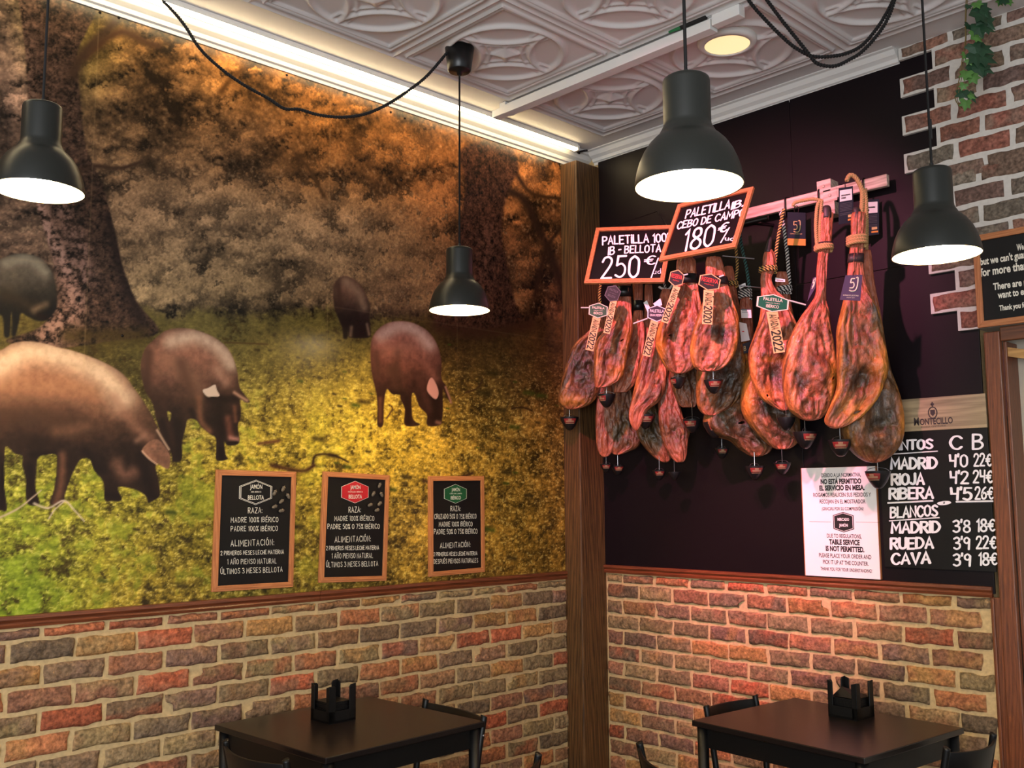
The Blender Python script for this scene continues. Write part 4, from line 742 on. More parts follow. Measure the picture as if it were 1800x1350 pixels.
H('h4', 'ham with a tied neck and a purple hexagon tag', [(1164, 508), (1178, 510), (1178, 560), (1176, 610), (1174, 650), (1168, 688), (1156, 708), (1138, 722), (1128, 745), (1118, 757), (1107, 742), (1106, 720), (1114, 686), (1126, 630), (1136, 600), (1150, 560)], .30, pink=.6, orange=.3, rope=[([(1158, 504), (1166, 508), (1176, 508), (1182, 500)], .006, ['ropewht']), ([(1170, 510), (1164, 480), (1160, 470)], .006, BW)], marks=[('hole', 1136, 635, 4, 18, 0.006, 0.5), ('hole', 1122, 752, 12, 10, 0.0, 0.5)])
H('h5', 'wide pink faced ham with a maroon hexagon tag, under the 250 board corner', [(1192, 452), (1220, 455), (1224, 478), (1230, 520), (1236, 560), (1234, 610), (1222, 645), (1198, 657), (1180, 654), (1166, 640), (1156, 618), (1152, 600), (1160, 566), (1178, 534), (1188, 504)], .47, cut=.5, pink=.6, band=[(482, 499, 'plasticblk')], orange=.4, marks=[('hole', 1176, 590, 9, 10, 0.01, 0.7), ('hole', 1206, 600, 4, 24, 0.008, 0.5), ('fat', 1160, 610, 6, 26, 0.0, 0.6)])
H('h6', 'wide pink faced ham with a maroon hexagon tag, under the 180 board', [(1242, 452), (1266, 452), (1278, 496), (1288, 528), (1298, 560), (1298, 592), (1292, 620), (1280, 640), (1260, 652), (1236, 653), (1220, 645), (1213, 620), (1216, 590), (1228, 550), (1240, 515)], .49, cut=.5, pink=.65, band=[(486, 501, 'plasticblk')], orange=.4, marks=[('hole', 1258, 584, 30, 9, 0.014, 0.8), ('fat', 1296, 590, 6, 40, 0.0, 0.5)])
H('h7', 'long ham with a shadowed face below the second maroon tag, orange neck', [(1274, 468), (1288, 470), (1296, 520), (1306, 570), (1314, 615), (1314, 655), (1302, 694), (1288, 713), (1272, 723), (1256, 731), (1237, 728), (1225, 710), (1224, 670), (1230, 620), (1250, 560), (1266, 510)], .27, dark=.3, pink=.3, orange=.45, rope=[(wrap(FP((1280, 600), .27), 1272, 1296, 496, 2, 4, .02), .007, GB), ([(1292, 498), (1296, 470), (1294, 440), (1290, 400)], .007, GB)], marks=[('hole', 1276, 670, 26, 36, 0.014, 0.9), ('fat', 1308, 640, 8, 34, 0.004, 0.5)])
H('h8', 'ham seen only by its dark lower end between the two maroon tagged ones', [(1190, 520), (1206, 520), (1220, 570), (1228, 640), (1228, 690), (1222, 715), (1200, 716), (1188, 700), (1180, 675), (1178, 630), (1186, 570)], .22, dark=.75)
H('h9', 'mould covered ham coloured darker for shade, hanging lowest beside the timber post', [(1078, 500), (1088, 500), (1090, 560), (1088, 640), (1086, 700), (1084, 760), (1078, 792), (1062, 804), (1050, 790), (1047, 760), (1048, 712), (1056, 640), (1070, 560)], .19, dark=.9)
H('h9b', 'mould covered ham coloured darker for shade, with a purplish toe, second from the timber post', [(1094, 510), (1106, 510), (1108, 580), (1112, 660), (1118, 720), (1125, 765), (1124, 784), (1108, 793), (1084, 800), (1074, 790), (1072, 740), (1078, 660), (1090, 580)], .12, dark=.85)
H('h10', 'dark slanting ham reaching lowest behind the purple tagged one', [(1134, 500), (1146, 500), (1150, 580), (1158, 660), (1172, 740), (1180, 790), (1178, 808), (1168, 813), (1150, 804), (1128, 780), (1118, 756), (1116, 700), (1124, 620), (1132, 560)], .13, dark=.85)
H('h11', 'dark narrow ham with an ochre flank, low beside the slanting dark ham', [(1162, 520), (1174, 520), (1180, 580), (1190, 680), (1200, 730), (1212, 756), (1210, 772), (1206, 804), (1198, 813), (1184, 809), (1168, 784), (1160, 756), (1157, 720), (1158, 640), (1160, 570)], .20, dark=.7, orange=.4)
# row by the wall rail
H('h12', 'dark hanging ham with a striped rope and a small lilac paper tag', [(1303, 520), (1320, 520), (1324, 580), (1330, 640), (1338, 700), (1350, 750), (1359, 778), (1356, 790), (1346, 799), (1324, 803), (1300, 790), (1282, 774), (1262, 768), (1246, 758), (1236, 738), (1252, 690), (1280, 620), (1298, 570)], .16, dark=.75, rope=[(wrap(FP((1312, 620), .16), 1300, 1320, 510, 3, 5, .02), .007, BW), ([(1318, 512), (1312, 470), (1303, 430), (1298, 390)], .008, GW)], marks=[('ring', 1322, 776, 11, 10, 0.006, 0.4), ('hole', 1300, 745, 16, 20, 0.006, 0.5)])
H('h13', 'ham with a brown lower end and an orange flank, behind the green tagged one', [(1366, 478), (1382, 478), (1390, 530), (1398, 580), (1402, 660), (1404, 720), (1406, 765), (1400, 780), (1386, 789), (1366, 790), (1346, 777), (1320, 750), (1306, 726), (1302, 700), (1312, 650), (1340, 590), (1360, 530)], .15, dark=.5, orange=.7, pink=.25, rope=[(wrap(FP((1380, 620), .15), 1368, 1390, 504, 2, 5, .02), .008, BW), ([(1388, 506), (1384, 450), (1378, 400), (1372, 372)], .009, BW)], marks=[('hole', 1350, 720, 26, 34, 0.008, 0.7), ('hole', 1372, 764, 22, 18, 0.006, 0.5), ('fat', 1312, 700, 9, 34, 0.003, 0.7)])
H('h14', 'ham with its trotter showing and a large green hexagon tag', [(1342, 448), (1350, 436), (1358, 440), (1364, 456), (1362, 474), (1356, 492), (1366, 512), (1380, 526), (1392, 552), (1402, 580), (1404, 640), (1398, 690), (1386, 720), (1374, 722), (1356, 713), (1338, 700), (1326, 680), (1318, 652), (1316, 620), (1325, 590), (1335, 560), (1338, 520), (1337, 490), (1340, 470)], .30, cut=.45, pink=.5, hoofs=[((1349, 444), (1355, 416), .016, .002), ((1360, 458), (1366, 441), .010, .002)], rope=[(wrap(FP((1360, 580), .30), 1336, 1364, 470, 2, 4, .025), .008, GB), ([(1362, 470), (1366, 430), (1374, 385), (1378, 368)], .008, GB)], marks=[('hole', 1362, 652, 10, 24, 0.02, 0.85), ('hole', 1350, 604, 7, 10, 0.004, 0.5), ('fat', 1356, 634, 20, 5, -0.006, 0.5), ('fat', 1345, 696, 10, 14, 0.004, 0.5)])
H('h15', 'large pink ham with a round bone end, hung by a hemp rope over the rail', [(1444, 374), (1464, 374), (1463, 400), (1461, 430), (1456, 452), (1453, 490), (1452, 526), (1457, 545), (1460, 570), (1464, 600), (1470, 640), (1470, 660), (1466, 690), (1458, 718), (1444, 735), (1420, 740), (1400, 731), (1386, 717), (1378, 690), (1376, 660), (1378, 630), (1390, 590), (1408, 556), (1424, 534), (1434, 515), (1435, 480), (1438, 446), (1441, 410)], .29, cut=.25, pink=.6, flat=.66, hoofs=[((1453, 384), (1453, 362), .021, .013)], band=[(424, 432, 'hoof')], rope=[(wrap(FP((1440, 600), .29), 1434, 1462, 432, 2, 4, .03), .009, HP), ([(1436, 432), (1434, 400), (1436, 366), (1441, 352)], .008, HP), ([(1441, 430), (1441, 400), (1443, 370), (1444, 352)], .008, HP), ([(1446, 354), (1432, 350), (1415, 352), (1398, 356), (1394, 362)], .008, HP)], marks=[('hole', 1402, 672, 12, 16, 0.018, 0.85), ('ring', 1412, 714, 13, 12, 0.008, 0.55), ('fat', 1460, 668, 9, 26, 0.004, 0.7), ('hole', 1420, 734, 26, 8, 0.0, 0.6), ('hole', 1446, 690, 5, 22, 0.006, 0.5)])
H('h16', 'brownish ham with a purple card at its shank and an orange rim', [(1498, 374), (1520, 374), (1522, 398), (1518, 430), (1516, 464), (1522, 500), (1534, 530), (1544, 550), (1554, 600), (1560, 645), (1555, 672), (1540, 703), (1520, 727), (1496, 745), (1470, 754), (1454, 748), (1450, 736), (1460, 712), (1471, 684), (1473, 660), (1472, 612), (1471, 580), (1480, 540), (1487, 505), (1491, 464), (1496, 420)], .30, cut=.6, pink=.3, dark=.05, orange=.75, hoofs=[((1508, 388), (1504, 364), .022, .008)], band=[(444, 459, 'hoof')], rope=[(wrap(FP((1510, 600), .30), 1491, 1522, 416, 3, 5, .03), .009, HP), ([(1514, 416), (1514, 380), (1516, 345), (1514, 330), (1504, 312), (1494, 308), (1488, 318)], .010, HP), ([(1520, 416), (1522, 380), (1522, 350), (1518, 334)], .009, HP)], marks=[('hole', 1512, 668, 34, 17, 0.03, 0.85), ('fat', 1545, 672, 16, 44, 0.012, 0.8), ('fat', 1505, 726, 34, 16, 0.01, 0.5), ('hole', 1458, 724, 14, 20, 0.0, 0.7)])
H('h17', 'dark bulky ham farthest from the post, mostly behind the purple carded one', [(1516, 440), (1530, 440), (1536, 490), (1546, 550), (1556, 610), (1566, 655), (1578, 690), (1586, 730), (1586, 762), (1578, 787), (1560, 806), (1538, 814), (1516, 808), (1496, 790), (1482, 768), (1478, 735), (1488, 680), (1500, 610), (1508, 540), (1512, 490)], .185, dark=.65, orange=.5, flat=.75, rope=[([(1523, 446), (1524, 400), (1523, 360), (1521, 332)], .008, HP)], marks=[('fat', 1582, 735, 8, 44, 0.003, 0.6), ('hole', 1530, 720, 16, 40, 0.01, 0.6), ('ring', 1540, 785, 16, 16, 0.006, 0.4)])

# ================================================================== TAGS TIED TO THE HAMS
def hex_tag(label, c, W, H, rot, off, cols, lines, strip, sw, stext, fwd=0., tie=None):
    """c centre px, W/H half size px, rot degrees; strip ((x,y),(x,y)) centre line, sw strip width px"""
    fn = FP(c, off, fwd); cc = fn(c); ra = math.radians(rot); mpp = np.linalg.norm(fn((c[0]+10, c[1]))-cc)/10
    X = (math.cos(ra)*RH-math.sin(ra)*UP); Y = (math.sin(ra)*RH+math.cos(ra)*UP); L = -FH
    t = thing('ham_tag', label, 'tag', cc-UP*H*mpp, 'hexagon tags on the hams')
    b = MB(); b.prism(hexagon(cc, X, Y, W*mpp, H*mpp, .30), L*.003, 1); b.prism(hexagon(cc+L*.003, X, Y, W*.90*mpp, H*.90*mpp, .30), L*.0006, 0); b.build('badge', [M[cols[0]], M[cols[1]]], t)
    tx = MB()
    for s, dx, dy, wd, hh, bold in lines: write(tx, font2d(s, bold*.3), cc+X*(dx-wd/2)*W*mpp+Y*dy*H*mpp+L*.0037, X*wd*W*mpp, Y*hh*H*mpp, L*.0004)
    tx.build('badge_lettering', M[cols[2]], t)
    a, e = fn(strip[0]), fn(strip[1]); D_ = e-a; d = unit(D_); sX = unit(np.cross(D_, L)); sX = sX if sX@RH > 0 else -sX; w = sw*mpp; Lb = L*.0005
    st = MB(); n = 8; pts = []
    curl = lambda k: k*0*FH
    for k in range(n):
        k0, k1 = k/n, (k+1)/n; p0, p1 = a+D_*k0+curl(k0), a+D_*k1+curl(k1); sk = RH*0
        st.obox(p0-sX*w/2-L*.0015, sX*w, p1-p0, L*.0015)
    st.build('strip', M['sand'], t)
    t2 = MB(); s2 = stroke2d(stext[0], .12, 1.2); l = np.linalg.norm(D_)
    mid = lambda k: a+D_*k
    # letters turned a quarter: text runs down the strip, letter tops towards the outer edge
    write(t2, s2, a+d*l*.08-sX*w*.30+L*.0018, d*l*.36, sX*w*.6, -FH*.0006); write(t2, stroke2d(stext[1], .15, 1.2), a+d*l*.48-sX*w*.36+L*.0018, d*l*.47, sX*w*.72, -FH*.0006)
    t2.build('strip_lettering', M['ink'], t)
    if tie:
        k = MB(); k.tube([fn(q)-FH*.002 for q in tie], .0035, 6); k.build('tie', M['ropewht'], t)
    return t
hex_tag('green hexagon tag with a 2022 strip, in front of the timber post', (1051.5, 546), 16.5, 14, 4, .42, ('green', 'cream', 'cream'), [('PALETILLA', 0, .20, 1.3, .30, .03), ('CEBO DE CAMPO', 0, -.06, 1.0, .10, 0), ('IBÉRICO', 0, -.50, .95, .30, .03)], ((1049, 558), (1036, 616)), 14, ('AÑADA', '2022'), fwd=.03, tie=[(1036, 541), (1021, 541)])
hex_tag('black hexagon tag with a 2020 strip', (1077, 516), 12.5, 15.5, 22, .52, ('ink', 'grey', 'grey'), [('PALETILLA', 0, .24, 1.3, .26, .03), ('100% IBÉRICO', 0, -.04, 1.0, .09, 0), ('BELLOTA', 0, -.46, 1.1, .26, .03)], ((1079, 528), (1066, 586)), 11.5, ('AÑADA', '2020'), fwd=.04)
hex_tag('maroon hexagon tag with a 2020 strip swinging sideways, under the corner of the 180 board', (1189, 489), 12.5, 15.5, 14, .55, ('dkred', 'sand', 'redtxt'), [('RESERVA', 0, -.06, 1.55, .52, .03), ('PALETILLA', 0, -.36, .9, .14, 0)], ((1190, 503), (1168, 567)), 12.5, ('AÑADA', '2020'), fwd=.03, tie=[(1201, 484), (1209, 482)])
hex_tag('maroon hexagon tag with a 2020 strip hanging straight, below the middle of the 180 board', (1247, 496), 18.5, 15.5, 13, .58, ('dkred', 'sand', 'redtxt'), [('RESERVA', 0, -.04, 1.6, .52, .03), ('PALETILLA', 0, -.36, .9, .14, 0)], ((1246, 510), (1243, 570)), 18, ('AÑADA', '2020'), fwd=.03, tie=[(1264, 487), (1272, 484)])
hex_tag('purple hexagon tag with white letters and a 2022 strip', (1154.5, 551), 16.5, 15, 2, .37, ('aub', 'paper', 'paper'), [('PALETILLA', 0, .10, 1.5, .38, .03), ('GRAN RESERVA', 0, -.36, 1.5, .28, .02)], ((1151, 564), (1136, 626)), 14, ('AÑADA', '2022'), fwd=.03, tie=[(1138, 560), (1113, 569)])
hex_tag('large green hexagon tag with a 2022 strip on the ham whose trotter shows', (1358, 533), 28, 16, 7, .42, ('green2', 'cream', 'cream'), [('PALETILLA', 0, .22, 1.2, .36, .03), ('CEBO DE CAMPO', 0, -.06, .9, .10, 0), ('IBÉRICO', 0, -.54, .8, .34, .03)], ((1357, 547), (1370, 620)), 20, ('AÑADA', '2022'), fwd=.03, tie=[(1386, 528), (1416, 536)])

def card(label, quad, off, m, cat='tag', group='paper tags on the hams', bits=(), fwd=0., loop=None):
    """flat card given by its four corners tl, tr, br, bl; bits: rectangles/lettering in card units"""
    cx = sum(q[0] for q in quad)/4; cy = sum(q[1] for q in quad)/4; fn = FP((cx, cy), off, fwd); P = [fn(q) for q in quad]; O = P[3]; L = -FH*.0012
    t = thing('paper_tag', label, cat, ((P[2]+P[3])/2), group)
    MB().prism(P, L).build('card', M[m], t)
    by = {}
    def at(u, v): return (P[0]*(1-u)+P[1]*u)*(v)+(P[3]*(1-u)+P[2]*u)*(1-v)
    for b in bits:
        mm = by.setdefault(b[1], MB())
        if b[0] == 'r': _, _, u0, v0, u1, v1 = b; mm.prism([at(u0, v0)+L, at(u1, v0)+L, at(u1, v1)+L, at(u0, v1)+L], L*.4)
        elif b[0] == 't': _, _, s, u0, v0, u1, hh, bold = b; o = at(u0, v0); write(mm, font2d(s, bold), o+L*(1.6 if len(b) < 9 else 2), at(u1, v0)-o, at(u0, v0+hh)-o, L*.3)
        elif b[0] == 's': _, _, st, u0, v0, u1, v1, w = b; pts = catmull([np.append(np.array(q, float), 0) for q in st], 6); mp = [at(u0+(u1-u0)*p[0], v0+(v1-v0)*p[1])+L*1.5 for p in pts]; mm.tube(mp, w, 5)
    for k, mm in by.items(): mm.build('printing', M[k], t)
    if loop:
        mm = MB(); mm.tube(catmull([fn(q) for q in loop], 5), .002, 5); mm.build('string', M['brass'], t)
    return t
five = lambda m, u0, v0, u1, v1, w, : [('s', m, [(.50, .95), (.16, .95)], u0, v0, u1, v1, w), ('s', m, [(.16, .95), (.14, .62)], u0, v0, u1, v1, w), ('s', m, [(.14, .62), (.4, .66), (.52, .46), (.42, .26), (.12, .24)], u0, v0, u1, v1, w), ('s', m, [(.62, 1.0), (.82, 1.0), (.82, .35), (.66, .05), (.35, .0), (.12, .08)], u0, v0, u1, v1, w)]
card('dark card with a gold emblem and an orange foot, hanging from the wall rail', [(1384, 373), (1416, 374), (1416, 432), (1384, 431)], .10, 'navy', bits=[('r', 'orange', 0, 0, 1, .20)]+five('gold', .28, .40, .78, .74, .0022)+[('t', 'gold', 'CINCO JOTAS', .14, .33, .80, .035, 0)], loop=[(1397, 374), (1396, 366), (1400, 362), (1404, 366), (1403, 374)])
card('purple card with a pale emblem tied on the shank of the orange rimmed ham', [(1486, 484), (1516, 483), (1512, 529), (1476, 527)], .44, 'purple', bits=five('cream', .30, .36, .86, .88, .0028)+[('t', 'cream', 'CINCO JOTAS', .10, .17, .88, .05, .01), ('t', 'cream', 'DESDE 1879', .3, .09, .7, .03, 0)], loop=[(1499, 486), (1500, 480), (1502, 476)])
card('narrow purple card seen edge on beside the shank of the large pink ham', [(1429, 489), (1435, 486), (1433, 506), (1419, 530)], .36, 'purple', bits=five('cream', .2, .4, .9, .9, .0016))
for q, lb in (([(1474, 331), (1499, 327), (1501, 390), (1474, 395)], 'dark card with a barcode label hanging over the rail, in front of the hemp rope'), ([(1511, 352), (1545, 350), (1545, 412), (1511, 416)], 'dark card with a barcode label hanging flat behind the hemp rope')):
    bits = [('r', 'paper', .08, .62, .92, .93), ('r', 'ink', .18, .76, .8, .80), ('r', 'ink', .18, .68, .5, .73), ('r', 'orange', .6, .06, .95, .11)]+[('r', 'grey', .08, y, .9, y+.012) for y in (.55, .51, .47, .43, .39, .35, .28, .24)]+[('r', 'gold', .62, .15, .9, .22)]
    card(lb, q, .20 if q[0][0] < 1500 else .07, 'navy', bits=bits, loop=[(q[0][0]+12, q[0][1]), (q[0][0]+11, q[0][1]-14)])
card('lilac paper label on the neck of the dark ham with the striped rope', [(1302, 543), (1320, 543), (1321, 559), (1303, 559)], .25, 'paper', bits=[('r', 'grey', .1, .78, .6, .84), ('r', 'grey', .1, .6, .7, .65), ('r', 'grey', 0, .88, 1, 1)])
card('small white barcode label just above the lilac one', [(1299, 502), (1310, 497), (1311, 503), (1300, 508)], .25, 'paper', bits=[('r', 'grey', .1, .3, .8, .5)])
card('twisted white paper slip under the lilac label', [(1299, 566), (1312, 569), (1318, 598), (1303, 601)], .26, 'paper', bits=[('r', 'redtxt', .25, .5, .5, .55)])
card('navy label with a pale letter peeking out between two hams', [(1303, 605), (1320, 600), (1316, 620), (1306, 622)], .24, 'navy', bits=[('t', 'gold', 'B', .2, .25, .55, .5, 0)])
card('small white label wrapped on the rope behind the trotter ham', [(1363, 488), (1380, 491), (1380, 496), (1363, 495)], .25, 'paper', bits=[('r', 'grey', .1, .3, .8, .5)])
card('pale creased paper slip hanging beside the purple hexagon tag', [(1131, 532), (1137, 528), (1142, 540), (1140, 553), (1136, 550)][:4], .32, 'paper')
card('lilac folded paper behind the purple hexagon tag', [(1148, 534), (1161, 524), (1164, 536), (1154, 542)], .34, 'paper')

# ================================================================== RAILS AND HOOKS
rb = thing('hanging_rail', 'worn pale wooden rail on the black wall with dark hooks and small brackets', 'hanging rail', (-.06, -1.4, 2.94))
MB().box((-.085, -1.872, 2.968), (-.058, -.95, 3.022)).build('bar', M['bar'], rb, bevel=.003)
for y, z in ((-1.57, 3.035), (-1.60, 2.985), (-1.585, 2.925), (-1.0, 3.0)):
    m = MB().box((-.088, y-.035, z-.03), (-.0121 if z > 3.03 or z < 2.93 or y > -1.1 else -.085, y+.035, z+.03)); P = (-.090, y, z); m.sphere(P, .008, 8, 5); m.build('bracket', M['bar'], rb, bevel=.002)
for px in (1384, 1443, 1522):
    y = WR(.07)((px, 340))[1]; m = MB(); m.tube(catmull([(-.070, y, 3.026), (-.092, y, 3.02), (-.096, y, 2.98), (-.098, y, 2.93), (-.118, y, 2.915), (-.13, y, 2.94)], 6), .0045, 6); m.build('hook', M['brass'], rb, smooth=True)
hb = thing('hanging_bar', 'black metal bar behind the chalk price boards carrying the nearer hams', 'hanging bar', (-.235, -.9, 2.888))
m = MB(); m.tube([(-.235, -.56, 2.90), (-.235, -1.36, 2.90)], .012, 10); m.build('bar', M['brass'], hb, smooth=True)
for y in (-.62, -1.25): m = MB(); m.tube([(-.235, y, 2.90), (-.0125, y, 2.93)], .009, 8); m.build('arm', M['brass'], hb, smooth=True)
for px0, px1, off in (((1270, 450), (1326, 455), .36), ((1298, 502), (1342, 506), .33)):
    fn = FP(px0, off); sk = MB(); sk.tube([fn(px0), fn(px1)], .003, 6)
    tag(sk.build('skewer_rod', M['steel']), 'thin dark metal rod crossing the ropes '+('higher up, under the 180 board' if px0[1] < 480 else 'at the height of the lilac label'), 'metal rod', 'thin rods among the hams')

# ================================================================== DRIP CUPS
CUPL = {0: 'below the dark ham in front of the timber post', 1: 'under the black tagged ham', 2: 'turned sideways below the first maroon tagged ham', 3: 'in front of the shadowed ham under the second maroon tag', 4: 'under the purple tagged ham', 5: 'plain dark one half hidden beside a narrow ham', 6: 'under the long ham below the second maroon tag', 7: 'hanging lowest by the timber post', 8: 'touching the lowest one by the timber post',
        9: 'under the slanting dark ham', 10: 'turned away under the narrow ochre flanked ham', 11: 'dangling alone over the black wall below the middle hams', 12: 'turned away below the green tagged ham', 13: 'under the large pink round ended ham', 14: 'under the orange rimmed ham', 15: 'under the dark ham with the striped rope', 16: 'under the ham with the orange flank', 17: 'overlapping the corner of the white notice'}
cups = [(1001, 734, 16.5, 22, .30, 700, 0), (1066, 694, 16.5, 24, .39, 672, .9), (1192, 665, 14, 28, .45, 645, 1.2), (1254, 669, 17, 23, .475, 645, 0), (1134.5, 730, 17.5, 27, .30, 700, 0), (1217, 738, 17, 23, .22, 705, .5), (1256, 743, 20, 26, .27, 722, 0), (1065.5, 816, 11, 22, .19, 790, .1), (1086, 819, 12, 20, .13, 788, -.1),
        (1159, 827, 12.5, 22, .13, 800, .1), (1185.5, 830, 10.5, 23, .2, 800, 2.4), (1269, 788, 13, 21, .14, 720, .1), (1382, 735, 16, 26, .30, 712, 2.6), (1415, 760, 21, 27, .28, 730, -.3), (1477, 774, 21, 28, .30, 748, .3), (1326.5, 820, 17.5, 25, .16, 793, 0), (1375, 814, 15, 22, .15, 780, .4), (1543, 829, 22, 31, .18, 806, .9)]
proto = None
cup = thing('drip_cup', 'black drip cup '+CUPL[0], 'drip cup', (0, 0, 0), 'black drip cups under the hams')
prof = [(.048, 0), (.050, .002), (.047, -.012), (.034, -.040), (.018, -.062), (.008, -.068), (.0, -.069)]
mb = MB(); mb.lathe(prof[1:], 28); mb.lathe([(.0, -.064), (.016, -.058), (.032, -.036), (.046, 0), (.050, .002)], 28); mb.build('cup', M['plasticblk'], cup, smooth=True)
em = MB(); va = math.atan2(-FH[1], -FH[0])
def cone_patch(m, a0, a1, z0, z1, mi, lift=.0006):
    rr = lambda z: np.interp(-z, [0, .012, .040, .062], [.0495, .047, .034, .018])+lift
    m.lathe([(rr(z), z) for z in np.linspace(z0, z1, 5)], 10, (0, 0, 0), mi, va+a0, va+a1)
cone_patch(em, -.72, .72, -.008, -.030, 1); cone_patch(em, -.52, .52, -.019, -.027, 0, .0012); cone_patch(em, -.20, .20, -.010, -.019, 0, .0012); cone_patch(em, -.66, .66, -.032, -.035, 0)
em.build('emblem', [M['embcream'], M['embred']], cup, smooth=True)
mb = MB(); mb.tube([(0, 0, -.05), (0, 0, .10)], .0016, 6); mb.build('wire', M['steel'], cup)
mb = MB(); mb.tube(catmull([(.047, 0, 0), (.03, 0, .012), (0, 0, .016), (-.03, 0, .012), (-.047, 0, 0)], 5), .0014, 5); mb.build('wire_bow', M['steel'], cup)
for i, (x, y, hw_, hh, off, yh, rz) in enumerate(cups):
    fn = FP((x, y), off); P = fn((x, y)); sc = np.linalg.norm(fn((x+hw_, y))-P)/.050; up = np.linalg.norm(fn((x, yh))-P)/sc
    o = cup if i == 0 else dup(cup, (0, 0, 0), 0, 'black drip cup '+CUPL[i])
    o.location = P; o.scale = (sc, sc, sc); o.rotation_euler = (0, 0, -rz)

# ================================================================== NOTICES ON THE BLACK WALL
def at_wall(x): return WR(x)
Z6 = lambda x, y: (x/3.75+1400, y/3.75+680)
nt = thing('notice_panel', 'white printed notice panel with orange wooden edges standing on the wainscot rail', 'notice', (-.03, -1.545, 1.233))
MB().box((-.030, -1.728, 1.234), (-.0125, -1.360, 1.731)).build('wood_edge', M['frame_z'], nt, bevel=.002)
MB().box((-.0325, -1.727, 1.235), (-.0301, -1.366, 1.730)).build('notice_sheet', M['paper'], nt)
tx = MB(); fn = WR(.0326); L = np.array([-.0006, 0, 0])
for s, a, b, hh, bo in [('DEBIDO A LA NORMATIVA,', (165, 594), (425, 592), 26, 0), ('NO ESTÁ PERMITIDO', (160, 640), (428, 636), 32, .02), ('EL SERVICIO EN MESA.', (152, 682), (450, 680), 32, .02), ('ROGAMOS REALICEN SUS PEDIDOS Y', (112, 726), (492, 722), 26, 0), ('RECOJAN EN EL MOSTRADOR', (154, 768), (456, 768), 26, 0), ('¡GRACIAS POR SU COMPRESIÓN!', (168, 816), (442, 812), 22, 0),
                     ('DUE TO REGULATIONS,', (202, 994), (430, 1000), 27, 0), ('TABLE SERVICE', (216, 1038), (418, 1042), 33, .02), ('IS NOT PERMITTED.', (194, 1080), (448, 1090), 33, .02), ('PLEASE PLACE YOUR ORDER AND', (150, 1122), (494, 1136), 27, 0), ('PICK IT UP AT THE COUNTER.', (176, 1164), (476, 1182), 27, 0), ('THANK YOU FOR YOUR UNDERSTANDING!', (160, 1206), (498, 1228), 22, 0)]:
    O, E_ = fn(Z6(*a)), fn(Z6(*b)); E_[2] = O[2] = (O[2]+E_[2])/2; H_ = fn(Z6(a[0], a[1]-hh))[2]-fn(Z6(*a))[2]; write(tx, font2d(s, bo*1.6+.016), O, E_-O, np.array([0, 0, H_]), L)
for a, b in (((85, 889), (228, 889)), ((392, 892), (558, 890))):
    A, B_ = fn(Z6(*a)), fn(Z6(*b)); B_[2] = A[2]; tx.obox(A, B_-A, (0, 0, .0012), L)
tx.build('lettering', M['ink'], nt)
c = fn(Z6(310, 892)); Yd = np.array([0, -1., 0]); bd = MB(); bd.prism(hexagon(c, Yd, UP, .050, .046, .22), L, 0); bd.prism(hexagon(c+L, Yd, UP, .046, .042, .22), L*.4, 1); bd.prism(hexagon(c+L*1.4, Yd, UP, .044, .040, .22), L*.4, 0)
for s, dy, w in (('MERCADO', .006, .056), ('JAMÓN', -.020, .042)): write(bd, font2d(s, .03), c+Yd*(-w/2)+UP*dy+L*2, Yd*w, UP*.013, L*.5, 1)
bd.build('badge', [M['ink'], M['paper']], nt)

wn = thing('wine_menu_board', 'black menu board with hand lettered wine prices under a pale wooden header', 'menu board', (-.02, -1.98, 1.285))
MB().box((-.022, -2.212, 1.290), (-.0125, -1.745, 1.876)).build('slate', M['slate'], wn, bevel=.001)
MB().box((-.026, -2.214, 1.876), (-.0125, -1.745, 2.017)).build('header', M['pale_y'], wn, bevel=.0015)
tx = MB(); fn = WR(.0222); L = np.array([-.001, 0, 0])
def wl_(s, a, b, hh, th): text_px(tx, stroke2d(s, th, .95, .03, len(s)), Z6(*a), Z6(*b), hh/3.75, fn, L)
wl_('TINTOS', (628, 416), (895, 406), 58, .21); wl_('C', (1015, 408), (1088, 408), 84, .13); wl_('B', (1165, 408), (1228, 408), 96, .13)
for s, y, x0, x1, p1, p2, yy, a0, a1, b0, b1 in [('MADRiD', 542, 626, 925, "4'0", '22€', 524, 1012, 1126, 1172, 1283), ('RiOJA', 646, 630, 840, "4'2", '24€', 634, 1016, 1132, 1168, 1290), ('RiBERA', 740, 616, 900, "4'5", '26€', 742, 1020, 1152, 1180, 1296), ('MADRiD', 964, 630, 945, "3'8", '18€', 956, 1036, 1142, 1192, 1306), ('RUEDA', 1068, 624, 900, "3'9", '22€', 1068, 1040, 1140, 1188, 1314), ('CAVA', 1168, 630, 880, "3'9", '18€', 1178, 1038, 1146, 1206, 1320)]:
    wl_(s, (x0, y), (x1, y-6), 68, .20); wl_(p1, (a0, yy), (a1, yy), 76, .16); wl_(p2, (b0, yy-4), (b1, yy-4), 78, .16)
wl_('BLANCOS', (622, 862), (928, 848), 66, .20); wl_('o', (948, 776), (1000, 772), 34, .24)
for a, b, w in (((632, 444), (932, 424), .0026), ((602, 766), (902, 752), .004), ((1052, 758), (1298, 754), .004), ((612, 884), (944, 862), .0028)): tx.tube([fn(Z6(*a))+L*.5, fn(Z6(*b))+L*.5], w, 6)
tx.build('price_lettering', M['marker'], wn)
tx = MB(); f3 = WR(.0262); O, E_ = f3(Z6(776, 254)), f3(Z6(1032, 236)); E_[2] = O[2]; hgt = .030
write(tx, font2d('M', .03), O, (E_-O)*.135, UP*hgt*1.1, L*.5); write(tx, font2d('ONTECILLO', .03), O+(E_-O)*.155, (E_-O)*.845, UP*hgt*.9, L*.5)
ul = (E_-O)
